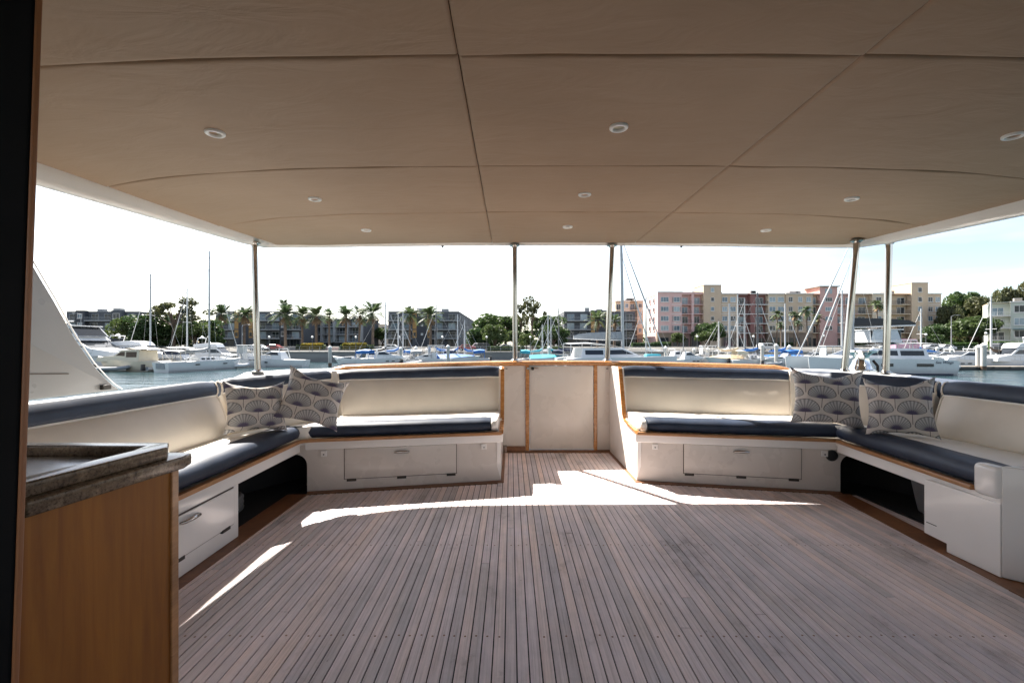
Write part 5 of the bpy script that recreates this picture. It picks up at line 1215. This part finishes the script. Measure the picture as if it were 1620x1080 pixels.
def catamaran(px, Y, hdg, L, top_y, label, mast_px=None, cover='boat_grey', lettering=None, fly=False, furl='mast_white'):
    a = radians(hdg); X = xa(px, Y); T = thing('catamaran', label, 'catamaran', (X, Y, WZ), a, 'catamarans moored behind the yacht')
    B = L * .52; fs, fb = 1.75, 1.95
    for sd in (1, -1):
        rings = []
        for k in range(15):
            s = k / 14; w = (.95 if s < .5 else .95 * max(.04, 1 - ((s - .5) / .5) ** 2.4)); x = -L / 2 + L * s; z = fs + (fb - fs) * s - (.0 if s > .12 else (.12 - s) * 1.2); y0 = sd * (B / 2 - .95)
            rings.append([(x, y0 + w, z), (x - .1 * s, y0 + w * .92, z * .45), (x - .25 * s, y0 + w * .6, -.1), (x - .3 * s, y0, -.5), (x - .25 * s, y0 - w * .6, -.1), (x - .1 * s, y0 - w * .92, z * .45), (x, y0 - w, z)])
        h = MB().loft(rings, closed=True, caps=True).build('hull', 'boat_white', T, local=True, smooth=40)
        yo = sd * (B / 2 - .005)
        for x0, x1 in ((-L * .33, -L * .22), (-L * .06, L * .02), (L * .14, L * .2)):
            MB().box(x0, x1, min(yo, yo - sd * .05), max(yo, yo - sd * .05) + (.012 if sd > 0 else 0), .95, 1.28).build('hull_window', 'boat_glass', h, local=True)
        MB().box(-L * .46, L * .38, min(yo, yo - sd * .30), max(yo, yo - sd * .30), .02, .17).build('boot_stripe', 'boat_navy', h, local=True)
    MB().box(-L * .42, L * .22, -B / 2 + .7, B / 2 - .7, .95, fs - .02).build('bridge_deck', 'boat_white', T, local=True)
    z = fs - .05
    prof = [(-L * .36, z), (-L * .34, z + 1.25), (L * .02, z + 1.3), (L * .16, z + .35), (L * .24, z)]
    cabin(T, prof, B * .37, B * .32, 'boat_white', [[(-L * .14, z + .45), (-L * .14, z + 1.0), (L * .015, z + 1.05), (L * .11, z + .5)], [(-L * .32, z + .45), (-L * .32, z + 1.0), (-L * .16, z + 1.0), (-L * .16, z + .45)]], ((L * .16, z + .35), (L * .02, z + 1.3)))
    MB().loft([[(-L * .46, -B * .30, z + 1.78), (-L * .46, 0, z + 1.9), (-L * .46, B * .30, z + 1.78)], [(-L * .25, -B * .33, z + 1.85), (-L * .25, 0, z + 2.02), (-L * .25, B * .33, z + 1.85)], [(-L * .02, -B * .30, z + 1.5), (-L * .02, 0, z + 1.62), (-L * .02, B * .30, z + 1.5)]], closed=False, caps=False).build('hardtop', 'boat_white', T, local=True, smooth=60)
    p = MB()
    for x in (-.44, -.26):
        for sd in (1, -1): p.tube([(L * x, sd * B * .29, z - .2), (L * x, sd * B * .29, z + 1.84)], .04, 6)
    p.build('hardtop_pillar', 'boat_white', T, local=True)
    zt = z + 1.95
    if fly:
        MB().box(-L * .22, L * .0, -B * .2, B * .2, zt + .0, zt + .35).build('helm_pod', 'boat_white', T, local=True, bevel=.05)
        for sd in (1, -1): MB().add([(-L * .21, sd * B * .2, zt + .36), (-L * .19, sd * B * .19, zt + 1.45), (-L * .02, sd * B * .19, zt + 1.45), (L * .0, sd * B * .2, zt + .36)], [(0, 1, 2, 3)]).build('clear_curtain', 'clear_vinyl', T, local=True)
        for x in (-.215, .002): MB().add([(L * x, -B * .195, zt + .36), (L * x, -B * .185, zt + 1.45), (L * x, B * .185, zt + 1.45), (L * x, B * .195, zt + .36)], [(0, 1, 2, 3)]).build('clear_curtain', 'clear_vinyl', T, local=True)
        MB().box(-L * .23, L * .01, -B * .21, B * .21, zt + 1.46, zt + 1.56).build('bimini', 'boat_white', T, local=True, bevel=.03)
        zt += 1.5
    H = za(top_y, Y) - WZ if top_y else 17; mx_ = L * .08
    MB().tube([(mx_, 0, z), (mx_ - .12, 0, H * .6), (mx_ - .3, 0, H)], [.22, .21, .16], 10).build('mast', 'mast_grey', T, local=True, smooth=50)
    zb = zt + .35; bl = L * .46
    MB().tube([(mx_ - .1, 0, zb), (mx_ - bl, 0, zb + .22)], .11, 8).build('boom', 'mast_white', T, local=True, smooth=50)
    MB().loft([[(mx_ - t * bl, -.05 - .16 * (1 - t), zb + .12 + .2 * t), (mx_ - t * bl, -.22 * (1 - .5 * t), zb + .12 + .2 * t + .22), (mx_ - t * bl, -.05, zb + .2 + .2 * t + h_), (mx_ - t * bl, .05, zb + .2 + .2 * t + h_), (mx_ - t * bl, .22 * (1 - .5 * t), zb + .12 + .2 * t + .22), (mx_ - t * bl, .05 + .16 * (1 - t), zb + .12 + .2 * t)] for t, h_ in ((.02, .95), (.15, .85), (.4, .78), (.7, .62), (.9, .4), (1.0, .1))]).build('sail_cover', cover, T, local=True, smooth=50)
    for k, (xs_, xe, r0) in enumerate(((L * .49, mx_ - .25, .12), (L * .36, mx_ - .2, .10))):
        MB().tube([(xs_, 0, fs + .2), ((xs_ + xe) / 2, 0, (H * (.93 - .12 * k) + fs) / 2), (xe, 0, H * (.93 - .12 * k))], [.06, r0, .03], 6).build('forestay', furl, T, local=True, smooth=60)
    MB().tube([(mx_ - .15, -1.3, H * .62), (mx_ - .15, 1.3, H * .62)], .035, 5).build('spreader', 'mast_grey', T, local=True)
    for sd in (1, -1): MB().tube([(mx_ - .8, sd * B * .47, fs), (mx_ - .15, sd * 1.3, H * .62), (mx_ - .28, 0, H * .95)], .014, 4).build('shroud', 'rope', T, local=True)
    if lettering:
        cu = bpy.data.curves.new('hull_lettering', 'FONT'); cu.body = lettering; cu.size = .42; cu.shear = .3; cu.extrude = .004
        tmp = bpy.data.objects.new('tmp', cu); COL.objects.link(tmp); me = bpy.data.meshes.new_from_object(tmp.evaluated_get(bpy.context.evaluated_depsgraph_get())); bpy.data.objects.remove(tmp)
        me.materials.clear(); o = link('hull_lettering', me, 'boat_navy', T)
        return T, o, B, L
    return T
def pile(px, top_y, Y, w=.24, label='pale round dock pile with a white conical cap among the moored boats'):
    z = za(top_y, Y); h = z - WZ
    T = thing('dock_pile', label, 'pile', (xa(px, Y), Y, WZ - .6), random.uniform(0, 6), 'dock piles in the marina')
    MB().lathe([(w, 0), (w * 1.0, h + .6 - .45)], 14).build('shaft', 'pile_concrete', T, local=True, smooth=50)
    MB().lathe([(w * 1.22, h + .6 - .455), (w * 1.22, h + .6 - .30), (.03, h + .6)], 14).build('cap', 'pile_cap', T, local=True, smooth=30)
    MB().lathe([(w * 1.03, .25), (w * 1.03, 1.15)], 14).build('tide_band', 'boat_brown', T, local=True, smooth=50)
for px, ty, Y in ((228, 545, 60), (522, 546, 71), (634, 548, 76), (658, 547, 80), (675, 550, 86), (692, 551, 87), (709, 545, 76), (718, 551, 88), (869, 547, 84), (1053, 547, 82), (1098, 550, 88), (1120, 549, 85), (1152, 549, 85), (1206, 543, 74), (1228, 543, 73), (1249, 545, 76), (1382, 548, 84), (1394, 545, 80), (1483, 548, 84), (1505, 547, 84), (1548, 545, 62), (1556, 542, 60.6)):
    pile(px, ty, Y, .30 if Y < 66 else .26, {228: 'dock pile standing before the cream canopy cruiser near the triangular wing', 522: 'lone pale dock pile in open water before the seawall'}.get(px, 'tall dock pile of the close pair at the weathered dock' if px in (1548, 1556) else 'pale round dock pile with a white conical cap among the moored boats'))
def dock(label, x0, x1, y0, y1):
    T = thing('floating_dock', label, 'dock', ((x0 + x1) / 2, (y0 + y1) / 2, WZ), 0, 'floating docks')
    MB().box(x0, x1, y0, y1, WZ + .30, WZ + .48).build('deck', 'dock_wood', T)
    MB().box(x0 + .05, x1 - .05, y0 + .08, y1 - .08, WZ - .2, WZ + .299).build('float', 'dock_dark', T)
    k = x0 + 1.0
    while k < x1 - .5:
        MB().box(k, k + .22, y0 - .06, y0 - .002, WZ + .22, WZ + .46).build('fender', 'dock_dark', T); k += 2.2
    return T
dock('weathered floating dock beside the pair of tall piles', P(1478, 61), P(1680, 61), 60.8, 63.0)
dock('weathered floating dock beyond the triangular wing', P(120, 59), P(256, 59), 59, 61)
dock('weathered floating dock running behind the moored catamarans', P(560, 82), P(1300, 82), 82, 84)

# ---- yachts beyond the triangular wing
motor(135, 66, -6, 19, 'large white motor yacht with enclosed bridge beside the triangular wing', 'yacht')
motor(224, 70, 8, 13, 'white cruiser with dark windows moored beyond the large motor yacht', 'flybridge')
motor(212, 60, 172, 11, 'cream cabin cruiser with beige canopy behind the dock pile', 'canopy', 'boat_cream', 'boat_cream')
dinghy(178, 57.5, 10, 'grey inflatable dinghy by the dock near the triangular wing', 3.6)
T = sailboat(331, 62, 397, 72, 'white sailboat showing its open stern, with a tall mast', 11.5, 'mast_grey', 'boat_grey', bimini='boat_grey', frac=.06)
sailboat(238, 72, 433, 172, 'sailboat with a grey mast behind the large motor yacht', 11, 'mast_grey', 'boat_grey')
sailboat(296, 78, 455, 168, 'sailboat with a white mast before the thin crowned tree', 10, 'mast_white', 'boat_white')
motor(343, 74, 4, 9, 'white flybridge cruiser moored behind the open sterned sailboat', 'flybridge')
motor(386, 70, 168, 8.5, 'white fishing boat with framed hardtop near the roof post', 'pilothouse')
dinghy(376, 66, 60, 'white tender moored beside the fishing boat', 3.2, 'boat_white')
motor(437, 70, 177, 9.5, 'white express cruiser with covered cockpit seen beside the roof post', 'express')
# ---- over the settee back
motor(562, 76, 172, 8, 'small cabin boat with bright blue canopy frame', 'cuddy', 'boat_blue')
motor(607, 76, 12, 8.5, 'white sports cruiser with sloping radar arch beside the black sail cover', 'express')
sailboat(610, 80, 478, 8, 'sailboat with white mast and drooping black sail cover', 9.5, 'mast_white', 'boat_black')
sailboat(630, 84, 495, 10, 'sailboat with white mast before the balconies of the grey block', 8, 'mast_white', 'boat_blue')
sailboat(637.5, 86, 493, 165, 'sailboat with slim white mast next to the drooping black cover boat', 8, 'mast_white', 'boat_black')
sailboat(690, 86, 482, 170, 'sailboat with dark grey mast rising above the grey block', 9, 'mast_dark', 'boat_blue')
sailboat(724, 85, 497, 12, 'sailboat with bright white mast at the corner of the grey wing', 8, 'mast_white', 'boat_blue')
sailboat(735, 88, 506, 168, 'small sailboat with short white mast beside the receding grey wing', 7, 'mast_white', 'boat_blue')
motor(682, 79, 178, 7.5, 'white motor boat with a flat hardtop and clear windscreen', 'pilothouse')
motor(660, 83, 20, 6.5, 'white open boat with blue folded cover near the piles', 'cuddy', 'boat_blue')
motor(724, 80, 6, 8, 'white boat lying under a long blue cover', 'covered', 'boat_blue')
motor(745, 84, 182, 7, 'cabin boat with upright blue canvas enclosure', 'cuddy', 'boat_blue')
dinghy(762, 84, 20, 'grey inflatable tied near the blue canvas cabin boat', 3.6)
motor(842, 84, 8, 6, 'small open boat with a turquoise canopy', 'cuddy', 'boat_teal')
motor(868, 82, 2, 7, 'small boat lying under a turquoise cover', 'covered', 'boat_teal')
sailboat(858, 87, 513, 15, 'small sailboat with short mast near the turquoise covers', 7, 'mast_white', 'boat_teal')
sailboat(867, 86, 497, 170, 'sailboat with white mast between the turquoise covers', 8, 'mast_white', 'boat_teal')
sailboat(871.5, 89, 498, 12, 'sailboat with a slender grey mast paired with a white mast', 8, 'mast_grey', 'boat_white', stays=True)
sailboat(884, 86, 488, 172, 'sailboat with dark mast at the corner of the grey block', 9, 'mast_dark', 'boat_navy')
# ---- the two catamarans
catamaran(972, 60, 6, 14.5, 360, 'white catamaran with grey covered sail on its boom', cover='boat_grey')
sailboat(1022, 84, 470, 175, 'sailboat with grey mast before the tan apartment wing', 9, 'mast_grey', 'boat_white')
solo(MB().box(P(1020, 59), P(1043, 59), 58.2, 59.4, za(568, 59), za(560, 59)), 'deck_box', 'boat_teal', 'turquoise covered box on the foredeck of the grey sailed catamaran', 'box', (P(1031, 59), 58.8, za(568, 59)), bevel=.12, seg=3)
T, txt, Bc, Lc = catamaran(1365, 55, 172, 15, 355, 'white catamaran with dark sail cover and lettering on its flank', cover='boat_black', lettering='Sea Wings', fly=True)
# lettering on the flank that faces the yacht
txt.location = (-Lc * .34, Bc / 2 + .012, 1.30); txt.rotation_euler = (radians(90), 0, radians(180))
# ---- between the catamarans
motor(1070, 82, 15, 7.5, 'white sports boat with a raised cream hatch', 'express', hullm='boat_cream')
motor(1112, 80, 175, 7, 'small fishing boat with a thin white hardtop', 'pilothouse')
sailboat(1137, 82, 508, 170, 'sailboat with short mast and cream sail cover below the tan tower', 8.5, 'mast_white', 'boat_cream')
sailboat(1154, 84, 480, 8, 'sailboat with thick grey mast before the tan windows', 9, 'mast_grey', 'boat_white', thick=1.5)
sailboat(1167, 80, 466, 10, 'sailboat with white mast before the brick red building', 9.5, 'mast_white', 'boat_tan')
sailboat(1178, 86, 472, 168, 'sailboat with pale grey mast before the brick red building', 9, 'mast_grey', 'boat_navy')
sailboat(1198.5, 78, 463, 8, 'sailboat with black mast and royal blue sail cover', 10, 'mast_dark', 'boat_blue', thick=1.3)
motor(1236, 76, 178, 8, 'cabin boat with blue curved canopy beside the tall pile', 'cuddy', 'boat_blue')
motor(1262, 79, 10, 7, 'white boat with royal blue canvas under the beige building', 'covered', 'boat_blue')
sailboat(1242, 82, 480, 6, 'sailboat with white mast and blue sail cover below the beige building', 9, 'mast_white', 'boat_blue')
sailboat(1332, 86, 459, 174, 'sailboat with broad white mast beside the rose tower', 10, 'mast_white', 'boat_navy', thick=1.5)
motor(1305, 70, 175, 7, 'white tender with black enclosure beside the flybridge catamaran', 'pilothouse')
# ---- beyond the lettered catamaran
sailboat(1457, 76, 488, 178, 'sailboat with white mast and sky blue sail cover by the pink van', 8.5, 'mast_white', 'boat_blue')
motor(1490, 72, 170, 8, 'white cruiser with blue canvas windows near the sky blue sail cover', 'express')
motor(1525, 66, 182, 9.5, 'white sports cruiser with curved radar arch beside the pair of piles', 'express')
dinghy(1496, 60, 5, 'small white tender at the end of the weathered dock', 3.6, 'boat_white')
sailboat(1568, 66, 470, 176, 'sailboat with white mast and brown sail cover by the mint house', 9.5, 'mast_white', 'boat_brown')
motor(1605, 65, 178, 9, 'white cabin boat moored on the dock before the mint house', 'flybridge')
motor(1570, 72, 174, 8, 'white covered boat behind the pair of tall piles', 'covered', 'boat_white')

# ---- more small craft filling the berths
motor(590, 81, 6, 6.5, 'low white runabout next to the bright blue canopy boat', 'express')
motor(646, 79, 186, 6.5, 'white cuddy boat with grey canopy between two piles', 'cuddy', 'boat_grey')
motor(700, 84, 175, 6.5, 'white boat with navy canopy beside the dark masted sailboat', 'cuddy', 'boat_navy')
dinghy(652, 76, 30, 'white tender tied between the piles by the blue cover', 3.2, 'boat_white')
motor(1088, 78, 8, 6.5, 'white runabout moored before the low pale hatch boat', 'express')
motor(1146, 77, 184, 7, 'cream boat under a tan cover below the tan windows', 'covered', 'boat_tan')
motor(1182, 76, 10, 6.5, 'white cuddy boat with cream canopy below the red building', 'cuddy', 'boat_cream')
motor(1216, 80, 176, 6.5, 'white boat with royal blue bow cover near the tall pile', 'covered', 'boat_blue')
motor(1286, 75, 188, 6.5, 'low white runabout beside the black enclosure tender', 'express')
dinghy(1222, 72, 14, 'grey inflatable tied near the two closest piles of the fairway', 3.4)
motor(895, 82, 4, 6.5, 'small white boat with navy canopy beside the grey sailed catamaran', 'cuddy', 'boat_navy')
motor(1445, 82, 176, 7, 'white boat with tan cover moored below the pink van', 'covered', 'boat_tan')
dinghy(250, 58.5, 70, 'grey tender moored at the stern of the open sterned sailboat', 3.2)
motor(300, 68, 5, 8.5, 'white cruiser with navy canopy behind the open sterned sailboat', 'cuddy', 'boat_navy')
